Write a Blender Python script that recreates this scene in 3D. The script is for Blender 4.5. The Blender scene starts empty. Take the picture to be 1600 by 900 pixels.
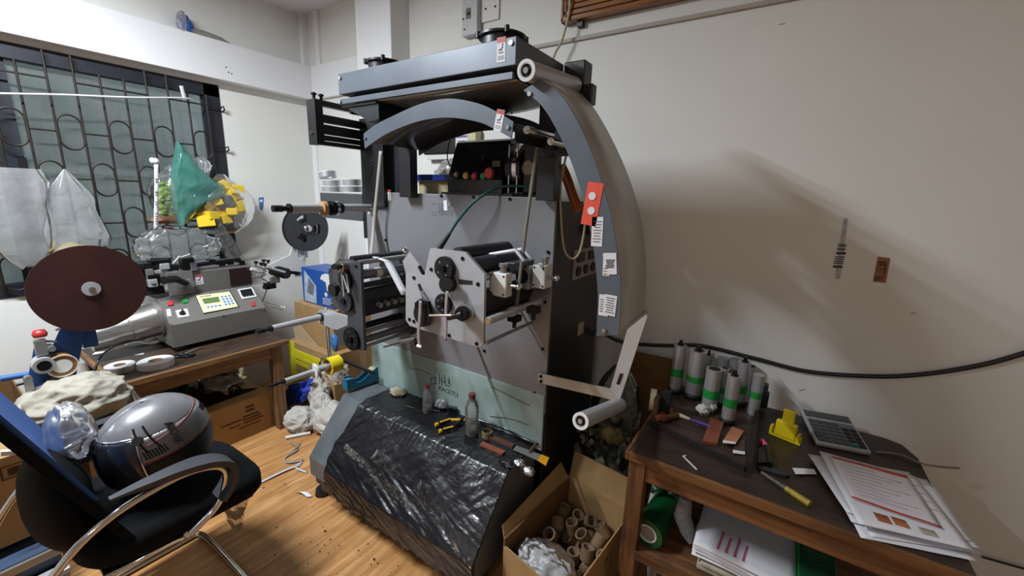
import bpy, bmesh, math, random
from mathutils import Vector, Matrix, Euler, noise
V = Vector
PI = math.pi
random.seed(7)
SC = bpy.context.scene
COL = SC.collection
# ------------------------------------------------------------------ camera
CAM = V((0.0, 0.0, 1.55))
ROT = Matrix(((0.831732, -0.148105, 0.535058), (0.554221, 0.164957, -0.81586), (0.032572, 0.975117, 0.219283)))
FOC = 643.0
cd = bpy.data.cameras.new('camera')
cd.sensor_width = 36.0
cd.lens = FOC * 36.0 / 1600.0
cd.clip_start = 0.02
co = bpy.data.objects.new('camera', cd)
COL.objects.link(co)
co.matrix_world = Matrix.Translation(CAM) @ ROT.to_4x4()
SC.camera = co
# ------------------------------------------------------------------ world, lights, exposure
w = bpy.data.worlds.new('room_world'); SC.world = w; w.use_nodes = True
w.node_tree.nodes['Background'].inputs[0].default_value = (0.75, 0.83, 1.0, 1)
w.node_tree.nodes['Background'].inputs[1].default_value = 1.5
SC.view_settings.view_transform = 'Standard'
SC.view_settings.look = 'None'
SC.view_settings.gamma = 1.0
SC.view_settings.exposure = 0.82
SC.cycles.max_bounces = 8
SC.cycles.transparent_max_bounces = 16
SC.cycles.caustics_reflective = False
SC.cycles.caustics_refractive = False
SC.cycles.sample_clamp_indirect = 4.0

def tube_light(name, loc, size, rot, power, col):
    l = bpy.data.lights.new(name, 'AREA'); l.shape = 'RECTANGLE'
    l.size, l.size_y = size; l.energy = power; l.color = col
    o = bpy.data.objects.new(name, l); COL.objects.link(o)
    o.location = loc; o.rotation_euler = rot
    return o
# the fluorescent tube under the ceiling over the left of the room, running towards the back wall
tube_light('ceiling_tube_lamp', (-2.2, -0.10, 2.80), (0.06, 1.0), (0, 0, 0), 68, (0.87, 0.94, 1.0))
# fill light added out of view behind the photographer, to soften the shadows
tube_light('rear_fill_light', (0.4, -1.8, 2.80), (1.2, 0.06), (0, 0, 0), 8, (0.90, 0.95, 1.0))

# ------------------------------------------------------------------ helpers: rays, materials, meshes
def at(px, py, x=None, y=None, z=None):
    """world point seen at photo pixel (px,py) at the given true x, y or z"""
    r = ROT @ V((px - 800.0, 450.0 - py, -FOC))
    t = (x - CAM.x) / r.x if x is not None else ((y - CAM.y) / r.y if y is not None else (z - CAM.z) / r.z)
    return CAM + r * t

def lin(h):
    c = [int(h[i:i + 2], 16) / 255 for i in (0, 2, 4)]
    return tuple((v / 12.92 if v <= 0.04045 else ((v + 0.055) / 1.055) ** 2.4) for v in c)

MATS = {}
def mat(name, col, rough=0.5, metal=0.0, var=0.12, scale=18.0, bump=0.0, bscale=None, col2=None, mix=0.5, spec=0.5,
        stretch=None, alpha=None, trans=0.0, coat=0.0, rvar=0.0, sharp=0.0):
    """principled material with procedural colour variation (noise), optional second colour and bump"""
    if name in MATS: return MATS[name]
    m = bpy.data.materials.new(name); m.use_nodes = True
    nt = m.node_tree; N = nt.nodes; L = nt.links
    b = N['Principled BSDF']
    c1 = lin(col) if isinstance(col, str) else col
    c2 = lin(col2) if col2 else tuple(v * (1 - var) for v in c1)
    tc = N.new('ShaderNodeTexCoord'); mp = N.new('ShaderNodeMapping')
    L.new(tc.outputs['Object'], mp.inputs['Vector'])
    if stretch: mp.inputs['Scale'].default_value = stretch
    nz = N.new('ShaderNodeTexNoise'); nz.inputs['Scale'].default_value = scale; nz.inputs['Detail'].default_value = 6
    L.new(mp.outputs[0], nz.inputs['Vector'])
    cr = N.new('ShaderNodeValToRGB')
    half = 0.25 * (1 - sharp) + 0.01
    cr.color_ramp.elements[0].position = max(0.0, mix - half); cr.color_ramp.elements[1].position = min(1.0, mix + half)
    cr.color_ramp.elements[0].color = (*c2, 1); cr.color_ramp.elements[1].color = (*c1, 1)
    L.new(nz.outputs['Fac'], cr.inputs[0]); L.new(cr.outputs[0], b.inputs['Base Color'])
    b.inputs['Roughness'].default_value = rough; b.inputs['Metallic'].default_value = metal
    b.inputs['Specular IOR Level'].default_value = spec
    b.inputs['Transmission Weight'].default_value = trans; b.inputs['Coat Weight'].default_value = coat
    if alpha is not None: b.inputs['Alpha'].default_value = alpha
    if rvar:
        mr = N.new('ShaderNodeMapRange'); L.new(nz.outputs['Fac'], mr.inputs[0])
        mr.inputs[3].default_value = max(0.02, rough - rvar); mr.inputs[4].default_value = min(1, rough + rvar)
        L.new(mr.outputs[0], b.inputs['Roughness'])
    if bump:
        n2 = N.new('ShaderNodeTexNoise'); n2.inputs['Scale'].default_value = bscale or scale * 3; n2.inputs['Detail'].default_value = 5
        L.new(mp.outputs[0], n2.inputs['Vector'])
        bp = N.new('ShaderNodeBump'); bp.inputs['Strength'].default_value = bump; bp.inputs['Distance'].default_value = 0.01
        L.new(n2.outputs['Fac'], bp.inputs['Height']); L.new(bp.outputs[0], b.inputs['Normal'])
    MATS[name] = m
    return m

def film(name, tint=(0.98, 0.985, 0.99), clear=0.55, rough=0.12, bump=0.5, bscale=40, milky=(0.85, 0.87, 0.9)):
    """thin plastic film: part clear, part milky, with a crinkled gloss"""
    if name in MATS: return MATS[name]
    m = bpy.data.materials.new(name); m.use_nodes = True
    nt = m.node_tree; N = nt.nodes; L = nt.links
    for n in list(N): N.remove(n)
    out = N.new('ShaderNodeOutputMaterial')
    tr = N.new('ShaderNodeBsdfTransparent'); tr.inputs[0].default_value = (*tint, 1)
    df = N.new('ShaderNodeBsdfDiffuse'); df.inputs[0].default_value = (*milky, 1)
    tl = N.new('ShaderNodeBsdfTranslucent'); tl.inputs[0].default_value = (*milky, 1)
    gl = N.new('ShaderNodeBsdfGlossy'); gl.inputs['Roughness'].default_value = rough
    tc = N.new('ShaderNodeTexCoord')
    nz = N.new('ShaderNodeTexNoise'); nz.inputs['Scale'].default_value = bscale; nz.inputs['Detail'].default_value = 4
    L.new(tc.outputs['Object'], nz.inputs['Vector'])
    bp = N.new('ShaderNodeBump'); bp.inputs['Strength'].default_value = bump; bp.inputs['Distance'].default_value = 0.01
    L.new(nz.outputs['Fac'], bp.inputs['Height'])
    for n in (df, gl): L.new(bp.outputs[0], n.inputs['Normal'])
    a = N.new('ShaderNodeMixShader'); a.inputs[0].default_value = 0.6
    L.new(df.outputs[0], a.inputs[1]); L.new(tl.outputs[0], a.inputs[2])
    mr = N.new('ShaderNodeMapRange'); mr.inputs[1].default_value = 0.3; mr.inputs[2].default_value = 0.7
    vv = min(0.12, (1 - clear) * .7); mr.inputs[3].default_value = max(0, 1 - clear - vv); mr.inputs[4].default_value = min(1, 1 - clear + vv)
    L.new(nz.outputs['Fac'], mr.inputs[0])
    b = N.new('ShaderNodeMixShader'); L.new(mr.outputs[0], b.inputs[0])
    L.new(tr.outputs[0], b.inputs[1]); L.new(a.outputs[0], b.inputs[2])
    fr = N.new('ShaderNodeFresnel'); fr.inputs[0].default_value = 1.45; L.new(bp.outputs[0], fr.inputs['Normal'])
    c = N.new('ShaderNodeMixShader'); L.new(fr.outputs[0], c.inputs[0])
    L.new(b.outputs[0], c.inputs[1]); L.new(gl.outputs[0], c.inputs[2])
    L.new(c.outputs[0], out.inputs[0])
    MATS[name] = m
    return m

def wood(name, c1, c2, axis='X', scale=1.0, rough=0.55, dirt=0.0, dirtcol='1a1310', bump=0.15):
    if name in MATS: return MATS[name]
    m = bpy.data.materials.new(name); m.use_nodes = True
    nt = m.node_tree; N = nt.nodes; L = nt.links; b = N['Principled BSDF']
    tc = N.new('ShaderNodeTexCoord'); mp = N.new('ShaderNodeMapping'); L.new(tc.outputs['Object'], mp.inputs['Vector'])
    s = {'X': (2.0, 26, 26), 'Y': (26, 2.0, 26), 'Z': (26, 26, 2.0)}[axis]
    mp.inputs['Scale'].default_value = tuple(v * scale for v in s)
    nz = N.new('ShaderNodeTexNoise'); nz.inputs['Scale'].default_value = 1.6; nz.inputs['Detail'].default_value = 8; nz.inputs['Distortion'].default_value = 0.6
    L.new(mp.outputs[0], nz.inputs['Vector'])
    cr = N.new('ShaderNodeValToRGB'); cr.color_ramp.elements[0].position = 0.35; cr.color_ramp.elements[1].position = 0.65
    cr.color_ramp.elements[0].color = (*lin(c2), 1); cr.color_ramp.elements[1].color = (*lin(c1), 1)
    L.new(nz.outputs['Fac'], cr.inputs[0]); src = cr.outputs[0]
    if dirt:
        n2 = N.new('ShaderNodeTexNoise'); n2.inputs['Scale'].default_value = 5.0; n2.inputs['Detail'].default_value = 10; n2.inputs['Roughness'].default_value = 0.7
        L.new(tc.outputs['Object'], n2.inputs['Vector'])
        r2 = N.new('ShaderNodeMapRange'); r2.inputs[1].default_value = 0.62 - dirt * 0.3; r2.inputs[2].default_value = 0.75; L.new(n2.outputs['Fac'], r2.inputs[0])
        mx = N.new('ShaderNodeMix'); mx.data_type = 'RGBA'; L.new(r2.outputs[0], mx.inputs[0]); L.new(src, mx.inputs[6]); mx.inputs[7].default_value = (*lin(dirtcol), 1)
        src = mx.outputs[2]
    L.new(src, b.inputs['Base Color']); b.inputs['Roughness'].default_value = rough
    bp = N.new('ShaderNodeBump'); bp.inputs['Strength'].default_value = bump; bp.inputs['Distance'].default_value = 0.004
    L.new(nz.outputs['Fac'], bp.inputs['Height']); L.new(bp.outputs[0], b.inputs['Normal'])
    MATS[name] = m
    return m

class MB:
    """collects shapes (in world or in frame m) that become ONE mesh"""
    def __init__(s, m=None): s.v = []; s.f = []; s.s = []; s.m = m
    def add(s, vs, fs, smooth=False):
        o = len(s.v)
        for p in vs: s.v.append((s.m @ V(p)) if s.m else V(p))
        for f in fs: s.f.append([i + o for i in f]); s.s.append(smooth)
        return s
    def box(s, c, d, rot=None):
        c = V(c); vs = []
        for x in (-.5, .5):
            for y in (-.5, .5):
                for z in (-.5, .5):
                    p = V((x * d[0], y * d[1], z * d[2]))
                    if rot is not None: p = rot @ p
                    vs.append(c + p)
        return s.add(vs, [(0, 1, 3, 2), (4, 6, 7, 5), (0, 4, 5, 1), (2, 3, 7, 6), (0, 2, 6, 4), (1, 5, 7, 3)])
    def bb(s, a, b): return s.box([(a[i] + b[i]) / 2 for i in range(3)], [abs(b[i] - a[i]) for i in range(3)])
    def frame(s, a, b):
        a, b = V(a), V(b); d = (b - a)
        t = d.normalized(); u = t.orthogonal().normalized(); w_ = t.cross(u)
        return a, b, t, u, w_
    def cyl(s, a, b, r, r2=None, n=20, caps=True):
        r2 = r if r2 is None else r2
        a, b, t, u, w_ = s.frame(a, b)
        ra = [a + (u * math.cos(2 * PI * i / n) + w_ * math.sin(2 * PI * i / n)) * r for i in range(n)]
        rb = [b + (u * math.cos(2 * PI * i / n) + w_ * math.sin(2 * PI * i / n)) * r2 for i in range(n)]
        s.add(ra + rb, [(i, (i + 1) % n, n + (i + 1) % n, n + i) for i in range(n)], True)
        if caps:
            s.add(ra, [list(range(n))[::-1]]); s.add(rb, [list(range(n))])
        return s
    def ring(s, a, b, ro, ri, n=28, ro2=None):
        a, b, t, u, w_ = s.frame(a, b); ro2 = ro2 or ro
        c = lambda p, r: [p + (u * math.cos(2 * PI * i / n) + w_ * math.sin(2 * PI * i / n)) * r for i in range(n)]
        A, B, D, E_ = c(a, ro), c(b, ro2), c(b, ri), c(a, ri)
        q = lambda k: [(i, (i + 1) % n, n + (i + 1) % n, n + i) for i in range(n)]
        s.add(A + B, q(0), True); s.add(B + D, q(0)); s.add(D + E_, q(0), True); s.add(E_ + A, q(0))
        return s
    def tube(s, pts, r, n=8, closed=False):
        pts = [V(p) for p in pts]; k = len(pts); rings = []
        u = None
        for i, p in enumerate(pts):
            if closed: t = (pts[(i + 1) % k] - pts[i - 1])
            else: t = (pts[min(i + 1, k - 1)] - pts[max(i - 1, 0)])
            t.normalize()
            if u is None: u = t.orthogonal().normalized()
            else:
                u = u - t * u.dot(t)
                u = u.normalized() if u.length > 1e-6 else t.orthogonal().normalized()
            w_ = t.cross(u); rr = r[i] if isinstance(r, (list, tuple)) else r
            rings += [p + (u * math.cos(2 * PI * j / n) + w_ * math.sin(2 * PI * j / n)) * rr for j in range(n)]
        fs = []
        for i in range(k if closed else k - 1):
            for j in range(n):
                fs.append((i * n + j, i * n + (j + 1) % n, ((i + 1) % k) * n + (j + 1) % n, ((i + 1) % k) * n + j))
        s.add(rings, fs, True)
        if not closed:
            s.add(rings[:n], [list(range(n))[::-1]]); s.add(rings[-n:], [list(range(n))])
        return s
    def lathe(s, prof, o, axis=(0, 0, 1), n=24):
        o = V(o); t = V(axis).normalized(); u = t.orthogonal().normalized(); w_ = t.cross(u)
        vs = []
        for r, h in prof: vs += [o + t * h + (u * math.cos(2 * PI * i / n) + w_ * math.sin(2 * PI * i / n)) * max(r, 1e-5) for i in range(n)]
        fs = [(k * n + i, k * n + (i + 1) % n, (k + 1) * n + (i + 1) % n, (k + 1) * n + i) for k in range(len(prof) - 1) for i in range(n)]
        return s.add(vs, fs, True)
    def prism(s, poly, vec):
        poly = [V(p) for p in poly]; vec = V(vec); n = len(poly)
        s.add(poly, [list(range(n))]); s.add([p + vec for p in poly], [list(range(n))[::-1]])
        for i in range(n):
            a, b = poly[i], poly[(i + 1) % n]
            s.add([a, b, b + vec, a + vec], [(0, 3, 2, 1)])
        return s
    def strip(s, A, B, smooth=True):
        n = len(A)
        return s.add(list(A) + list(B), [(i, i + 1, n + i + 1, n + i) for i in range(n - 1)], smooth)
    def grid(s, fn, nu, nv, smooth=True, wrap=False):
        vs = [fn(i / nu, j / nv) for j in range(nv + 1) for i in range(nu + (0 if wrap else 1))]
        k = nu if wrap else nu + 1
        fs = [(j * k + i, j * k + (i + 1) % k, (j + 1) * k + (i + 1) % k, (j + 1) * k + i) for j in range(nv) for i in range(nu)]
        return s.add(vs, fs, smooth)
    def mesh(s, name, org):
        me = bpy.data.meshes.new(name)
        me.from_pydata([tuple(p - org) for p in s.v], [], s.f)
        me.polygons.foreach_set('use_smooth', s.s); me.update()
        return me

def root_loc(o):
    while o.parent: o = o.parent
    return o.location.copy()
def part(name, mb, m, parent, bev=0.0, solid=0.0, kind=None, label=None, sub=0, cx=0.0):
    """one mesh object; a child when it has a parent, else a top-level mesh"""
    if parent is not None: org = root_loc(parent)
    else:
        lo = [min(p[i] for p in mb.v) for i in range(3)]; hi = [max(p[i] for p in mb.v) for i in range(3)]
        org = V(((lo[0] + hi[0]) / 2, (lo[1] + hi[1]) / 2, lo[2]))
    o = bpy.data.objects.new(name, mb.mesh(name, org)); COL.objects.link(o)
    o.data.materials.append(m)
    if parent is not None: o.parent = parent
    else: o.location = org
    if sub:
        d = o.modifiers.new('smooth', 'SUBSURF'); d.levels = sub; d.render_levels = sub
    if solid:
        d = o.modifiers.new('thickness', 'SOLIDIFY'); d.thickness = solid; d.offset = 0
    if bev:
        d = o.modifiers.new('edge', 'BEVEL'); d.width = bev; d.segments = 2; d.limit_method = 'ANGLE'; d.angle_limit = 0.7
    if kind: o['kind'] = kind
    if label: o['label'] = label
    return o
def tag(o, label, cat, group=None, kind=None):
    o['label'] = label; o['category'] = cat
    if group: o['group'] = group
    if kind: o['kind'] = kind
    return o
def thing(name, label, cat, loc, group=None):
    o = bpy.data.objects.new(name, None); COL.objects.link(o); o.location = loc; o.empty_display_size = 0.05
    return tag(o, label, cat, group)
def solo(name, mb, m, label, cat, group=None, **k):
    return tag(part(name, mb, m, None, **k), label, cat, group)
def struct(name, mb, m, parent=None, **k):
    o = part(name, mb, m, parent, **k)
    if parent is None: o['kind'] = 'structure'
    return o
def twin(o, delta, parent):
    """copy of a part (sharing its mesh) shifted by delta"""
    c = o.copy(); COL.objects.link(c); c.parent = parent; c.location = o.location + V(delta)
    return c

def letters(name, s, o, u, v, size, m, parent, align='CENTER', ext=0.0002):
    """lettering as a thin mesh lying in the plane u,v"""
    cu = bpy.data.curves.new(name, 'FONT'); cu.body = s; cu.size = size; cu.align_x = align; cu.align_y = 'CENTER'; cu.extrude = ext; cu.resolution_u = 2
    t = bpy.data.objects.new(name, cu); COL.objects.link(t)
    dg = bpy.context.evaluated_depsgraph_get()
    me = bpy.data.meshes.new_from_object(t.evaluated_get(dg))
    bpy.data.objects.remove(t); bpy.data.curves.remove(cu)
    u = V(u).normalized(); v = V(v); v = (v - u * v.dot(u)).normalized(); n = u.cross(v)
    mb = MB()
    mb.add([V(o) + u * p.co.x + v * p.co.y + n * p.co.z for p in me.vertices], [list(f.vertices) for f in me.polygons])
    bpy.data.meshes.remove(me)
    return part(name, mb, m, parent)
def card(mb, o, u, v, a, b, t=0.0004):
    """thin rectangle centred at o, a wide along u, b tall along v, t thick"""
    u = V(u).normalized(); v = V(v); v = (v - u * v.dot(u)).normalized(); n = u.cross(v)
    rot = Matrix((u, v, n)).transposed()
    return mb.box(V(o) + n * t / 2, (a, b, t), rot)
def marks(name, o, u, v, w_, h, rows, m, parent, seed=0, th=0.45):
    """small print too fine to read: rows of word-sized dashes, as one flat part"""
    rnd = random.Random(seed); g = MB(); u = V(u).normalized(); v = V(v).normalized()
    for r in range(rows):
        x = -w_ / 2
        lim = w_ / 2 * rnd.uniform(.5, 1)
        while x < lim:
            k = min(w_ * rnd.uniform(.04, .11), lim - x + .001)
            card(g, V(o) + u * (x + k / 2) + v * (h / 2 - h * (r + .5) / rows), u, v, k * .8, h / rows * th); x += k
    return part(name, g, m, parent, kind='stuff')
def fbm(p, o=4):
    r = 0; a = 1.0; q = V(p)
    for i in range(o): r += a * noise.noise(q); a *= .5; q = q * 2.03 + V((3.1, 1.7, 5.3))
    return r
def ridged(p, o=4):
    r = 0; a = 1.0; q = V(p)
    for i in range(o): r += a * (1 - 2.2 * abs(noise.noise(q))); a *= .5; q = q * 1.9 + V((3.1, 1.7, 5.3))
    return r * .5
def lump(mb, c, r, seed=0, amp=0.3, freq=2.2, nu=20, nv=12, flat=0.0, oct_=4, ridge=False):
    """crumpled closed blob with radii r"""
    c = V(c); r = V(r)
    def fn(a, b):
        th = 2 * PI * a; ph = PI * (b * 0.998 + 0.001)
        d = V((math.sin(ph) * math.cos(th), math.sin(ph) * math.sin(th), math.cos(ph)))
        k = 1 + amp * (ridged if ridge else fbm)(d * freq + V((seed * 7.3, seed * 3.1, seed)), oct_)
        p = V((d.x * r.x, d.y * r.y, d.z * r.z)) * k
        if p.z < -r.z * (1 - flat): p.z = -r.z * (1 - flat)
        return c + p
    return mb.grid(fn, nu, nv, True, True)
def bag(mb, top, h, wx, wy, seed, prof=None, nu=40, nv=26, yaw=0.0, amp=0.18):
    """hanging bag: gathered at the top point, folds run down and the sides crumple"""
    top = V(top); prof = prof or [0.06, 0.35, 0.62, 0.85, 0.97, 1.0, 0.96, 0.85, 0.45]
    def pr(t):
        x = t * (len(prof) - 1); i = min(int(x), len(prof) - 2); f = x - i
        return prof[i] * (1 - f) + prof[i + 1] * f
    def fn(a, b):
        th = 2 * PI * a; k = pr(b)
        fold = 1 + amp * math.sin(th * 7 + seed) * (1 - b * 0.7) + amp * 1.2 * ridged(V((math.cos(th) * 1.3, math.sin(th) * 1.3, b * 2.2 + seed * 5.1)), 4)
        lx = math.cos(th) * wx / 2 * k * fold; ly = math.sin(th) * wy / 2 * k * fold
        z = -h * b + 0.03 * h * fbm(V((th, b * 4, seed * 2.7)), 2) * b
        return top + V((lx * math.cos(yaw) - ly * math.sin(yaw), lx * math.sin(yaw) + ly * math.cos(yaw), z))
    return mb.grid(fn, nu, nv, True, True)
def curve3(pts, n=8):
    """Catmull-Rom through points"""
    P = [V(p) for p in pts]; P = [P[0] * 2 - P[1]] + P + [P[-1] * 2 - P[-2]]; out = []
    for i in range(1, len(P) - 2):
        for k in range(n):
            t = k / n
            out.append(0.5 * ((2 * P[i]) + (P[i + 1] - P[i - 1]) * t + (2 * P[i - 1] - 5 * P[i] + 4 * P[i + 1] - P[i + 2]) * t * t + (3 * P[i] - P[i - 1] - 3 * P[i + 1] + P[i + 2]) * t ** 3))
    out.append(P[-2]); return out
# ------------------------------------------------------------------ common materials
M_wall = mat('wall_paint', 'e2e1dc', 0.75, var=0.05, scale=3.5, bump=0.05, bscale=90)
M_beam = mat('beam_paint', 'e6e6e8', 0.7, var=0.03, scale=4, bump=0.04, bscale=70)
M_dark = mat('black_paint', '17181b', 0.42, var=0.3, scale=20)
M_black = mat('black_plastic', '101012', 0.38, var=0.25, scale=40)
M_blackm = mat('black_matte', '0c0c0d', 0.75, var=0.3, scale=40)
M_grey = mat('grey_blue_paint', '5a626d', 0.38, var=0.10, scale=9, metal=0.15, rvar=0.08)
M_dgrey = mat('dark_grey_paint', '2b2d31', 0.3, var=0.2, scale=9, metal=0.1, rvar=0.06)
M_steel = mat('brushed_steel', 'a3a2a0', 0.32, metal=0.65, var=0.12, scale=14, stretch=(1, 1, 12), bump=0.03, rvar=0.08)
M_plate = mat('machine_plate', '86868a', 0.4, metal=0.3, var=0.10, scale=5, rvar=0.08)
M_alu = mat('aluminium', 'b9babe', 0.38, metal=0.4, var=0.08, scale=25, rvar=0.06)
M_chrome = mat('chrome', 'd6d6d6', 0.12, metal=1.0, var=0.05)
M_white = mat('white_plastic', 'd9d9d6', 0.45, var=0.05)
M_paper = mat('paper', 'dcdbe0', 0.7, var=0.04, scale=30)
M_card = mat('cardboard', 'a68559', 0.8, var=0.22, scale=12, bump=0.1)
M_card2 = mat('cardboard_dark', '76542f', 0.85, var=0.25, scale=12, bump=0.1)
M_ink = mat('print_ink', '2a2a2c', 0.6, var=0.2)
M_red = mat('red_print', 'b53a33', 0.5, var=0.1)
M_yellow = mat('yellow_plastic', 'e5cf1c', 0.4, var=0.08)
M_bolt = mat('bolt_head', '2a2a2c', 0.35, metal=0.8)
M_bolt2 = mat('bolt_bright', 'b9b9b6', 0.25, metal=1.0)
M_film = film('clear_film', clear=0.78, milky=(.95, .96, .98))
M_milky = film('milky_film', clear=0.70, bump=0.35, bscale=9, rough=.16, milky=(.96, .96, .98))
M_foil = mat('foil', 'c9cacb', 0.18, metal=1.0, bump=0.8, bscale=60)
# ------------------------------------------------------------------ room shell
XL, YB, ZC = -3.35, 2.05, 2.85
XR, YF_ = 3.6, -3.2
def floor_mat():
    m = bpy.data.materials.new('vinyl_wood_floor'); m.use_nodes = True
    nt = m.node_tree; N = nt.nodes; L = nt.links; b = N['Principled BSDF']
    tc = N.new('ShaderNodeTexCoord'); mp = N.new('ShaderNodeMapping'); L.new(tc.outputs['Object'], mp.inputs['Vector'])
    mp.inputs['Rotation'].default_value = (0, 0, 0.02); mp.inputs['Scale'].default_value = (3, 40, 1)
    nz = N.new('ShaderNodeTexNoise'); nz.inputs['Scale'].default_value = 1.1; nz.inputs['Detail'].default_value = 8; nz.inputs['Distortion'].default_value = 0.4
    mp.inputs['Scale'].default_value = (34, 2.6, 1)
    L.new(mp.outputs[0], nz.inputs['Vector'])
    cr = N.new('ShaderNodeValToRGB'); e = cr.color_ramp.elements
    e[0].position = 0.3; e[0].color = (*lin('9c6c3e'), 1); e[1].position = 0.7; e[1].color = (*lin('cb9c69'), 1)
    k = e.new(0.5); k.color = (*lin('b58451'), 1)
    L.new(nz.outputs['Fac'], cr.inputs[0])
    n2 = N.new('ShaderNodeTexNoise'); n2.inputs['Scale'].default_value = 3.0; n2.inputs['Detail'].default_value = 12; n2.inputs['Roughness'].default_value = 0.75
    L.new(tc.outputs['Object'], n2.inputs['Vector'])
    r2 = N.new('ShaderNodeMapRange'); r2.inputs[1].default_value = 0.52; r2.inputs[2].default_value = 0.8; r2.inputs[4].default_value = 0.55; L.new(n2.outputs['Fac'], r2.inputs[0])
    mx = N.new('ShaderNodeMix'); mx.data_type = 'RGBA'; L.new(r2.outputs[0], mx.inputs[0]); L.new(cr.outputs[0], mx.inputs[6]); mx.inputs[7].default_value = (*lin('5a3c20'), 1)
    L.new(mx.outputs[2], b.inputs['Base Color']); b.inputs['Roughness'].default_value = 0.38
    return m
M_floor = floor_mat()
struct('floor', MB().bb((XL - .3, YF_ - .1, -.1), (XR + .1, YB + .1, 0)), M_floor)
struct('ceiling', MB().bb((XL - .3, YF_ - .1, ZC), (XR + .1, YB + .1, ZC + .1)), M_beam)
struct('wall_back', MB().bb((XL, YB, 0), (XR, YB + .1, ZC)), M_wall)
struct('wall_right', MB().bb((XR, YF_, 0), (XR + .1, YB, ZC)), M_wall)
struct('wall_front', MB().bb((XL, YF_ - .1, 0), (XR, YF_, ZC)), M_wall)
WY0, WY1, WZ0, WZ1 = -1.3, 1.395, 0.94, 2.21
wl = MB()
wl.bb((XL - .2, YF_, 0), (XL, YB, WZ0)); wl.bb((XL - .2, YF_, WZ1), (XL, YB, ZC))
wl.bb((XL - .2, WY1, WZ0), (XL, YB, WZ1)); wl.bb((XL - .2, YF_, WZ0), (XL, WY0, WZ1))
struct('wall_left', wl, M_wall)
# beam along the left wall, its return on the back wall, the pilaster, and the thin seam strips in the corner
struct('trim_1', MB().bb((XL, YF_, 2.235), (-3.265, YB, 2.475)), M_beam, bev=0.004)
struct('trim_2', MB().bb((-3.265, YB - .03, 2.235), (-2.53, YB, 2.475)), M_beam, bev=0.004)
struct('trim_3', MB().bb((-2.53, 1.90, 0), (-2.195, YB, ZC)), M_beam, bev=0.004)
struct('trim_4', MB().bb((-3.35, YB - .012, 0), (-3.29, YB, 2.235)), M_beam)
struct('trim_5', MB().bb((XL, 2.0, 2.475), (-3.31, YB, ZC)), M_beam)
struct('trim_6', MB().bb((-3.2, YB - .02, 2.475), (-3.15, YB, ZC)), M_beam)
# ------------------------------------------------------------------ window with grille
M_frame = mat('window_frame_paint', '1d202a', 0.5, var=0.3, scale=15)
M_glass = film('window_glass', tint=(.88, .93, .91), clear=.80, rough=.12, bump=.02, bscale=5, milky=(.55, .58, .56))
M_grille = mat('grille_iron', '3a3430', 0.45, metal=0.6, var=0.3, scale=30)
win = bpy.data.objects.new('window_1', None); COL.objects.link(win); win.location = (XL, 0.5, WZ0); win['kind'] = 'structure'
fm = MB()
fm.bb((-3.42, WY0, 2.135), (-3.345, WY1, WZ1)); fm.bb((-3.42, WY0, WZ0), (-3.345, WY1, 1.005))
part('frame_rail', MB().bb((-3.42, WY0, 2.135), (-3.345, WY1, WZ1)), M_frame, win)
part('frame_rail', MB().bb((-3.42, WY0, WZ0), (-3.345, WY1, 1.005)), M_frame, win)
part('frame_post', MB().bb((-3.42, 1.305, WZ0), (-3.345, WY1, WZ1)), M_frame, win)
part('frame_post', MB().bb((-3.42, WY0, WZ0), (-3.345, WY0 + .08, WZ1)), M_frame, win)
sash = part('sash', MB().bb((-3.405, 0.36, 1.0), (-3.375, 0.455, 2.14)), M_frame, win)
part('latch', MB().bb((-3.375, 0.43, 1.52), (-3.36, 0.46, 1.66)).bb((-3.36, 0.435, 1.56), (-3.35, 0.455, 1.6)), M_black, sash)
part('pane', MB().bb((-3.40, 0.45, 1.0), (-3.392, 1.31, 2.14)), M_glass, win)
part('pane', MB().bb((-3.412, WY0 + .07, 1.0), (-3.404, 0.4, 2.14)), M_glass, win)
# grille: upright bars, short cross bars and oval rings welded in staggered rows
GX = -3.315; sp = 0.1025; y0 = 0.482
ys = [y0 + sp * k for k in range(-14, 9)]
def tall(k): return k % 5 in (1, 2, 0) and k != 0 and (k - 1) % 5 in (0, 1) or False
for k, yy in zip(range(-14, 9), ys):
    top = 2.20 if (k % 4) in (1, 2) else 2.13
    part('grille_bar', MB().cyl((GX, yy, 0.985), (GX, yy, top), 0.0055, n=8), M_grille, win)
rows = [(1.806, 1), (1.56, 0), (1.315, 1), (1.07, 0)]
for rz, par in rows:
    for k in range(-14, 8):
        a, b = ys[k + 14], ys[k + 15]
        if k % 2 == par:
            pts = []
            for i in range(28):
                t = 2 * PI * i / 28
                cz = 0.04 if math.sin(t) > 0 else -0.04
                pts.append((GX, (a + b) / 2 + (sp / 2 - .004) * math.cos(t), rz + cz + 0.05 * math.sin(t)))
            part('grille_ring', MB().tube(pts, 0.005, 6, True), M_grille, win)
        else:
            part('grille_cross_bar', MB().cyl((GX, a, rz), (GX, b, rz), 0.005, n=6), M_grille, win)
    part('grille_cross_bar', MB().cyl((GX, ys[-1] + (sp if par == 1 and False else 0), rz), (GX, 1.385, rz), 0.005, n=6), M_grille, win)
for k in range(-14, 8):
    if k % 4 != 1: part('grille_cross_bar', MB().cyl((GX, ys[k + 14], 2.066), (GX, ys[k + 15], 2.066), 0.005, n=6), M_grille, win)
part('grille_cross_bar', MB().cyl((GX, ys[-1], 2.066), (GX, 1.39, 2.066), 0.005, n=6), M_grille, win)
for rz in (2.066, 1.806): part('grille_hook', MB().tube([(GX, 1.385, rz), (GX, 1.40, rz + .012), (GX, 1.405, rz - .012), (XL, 1.405, rz - .02)], 0.005, 6), M_grille, win)
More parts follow.
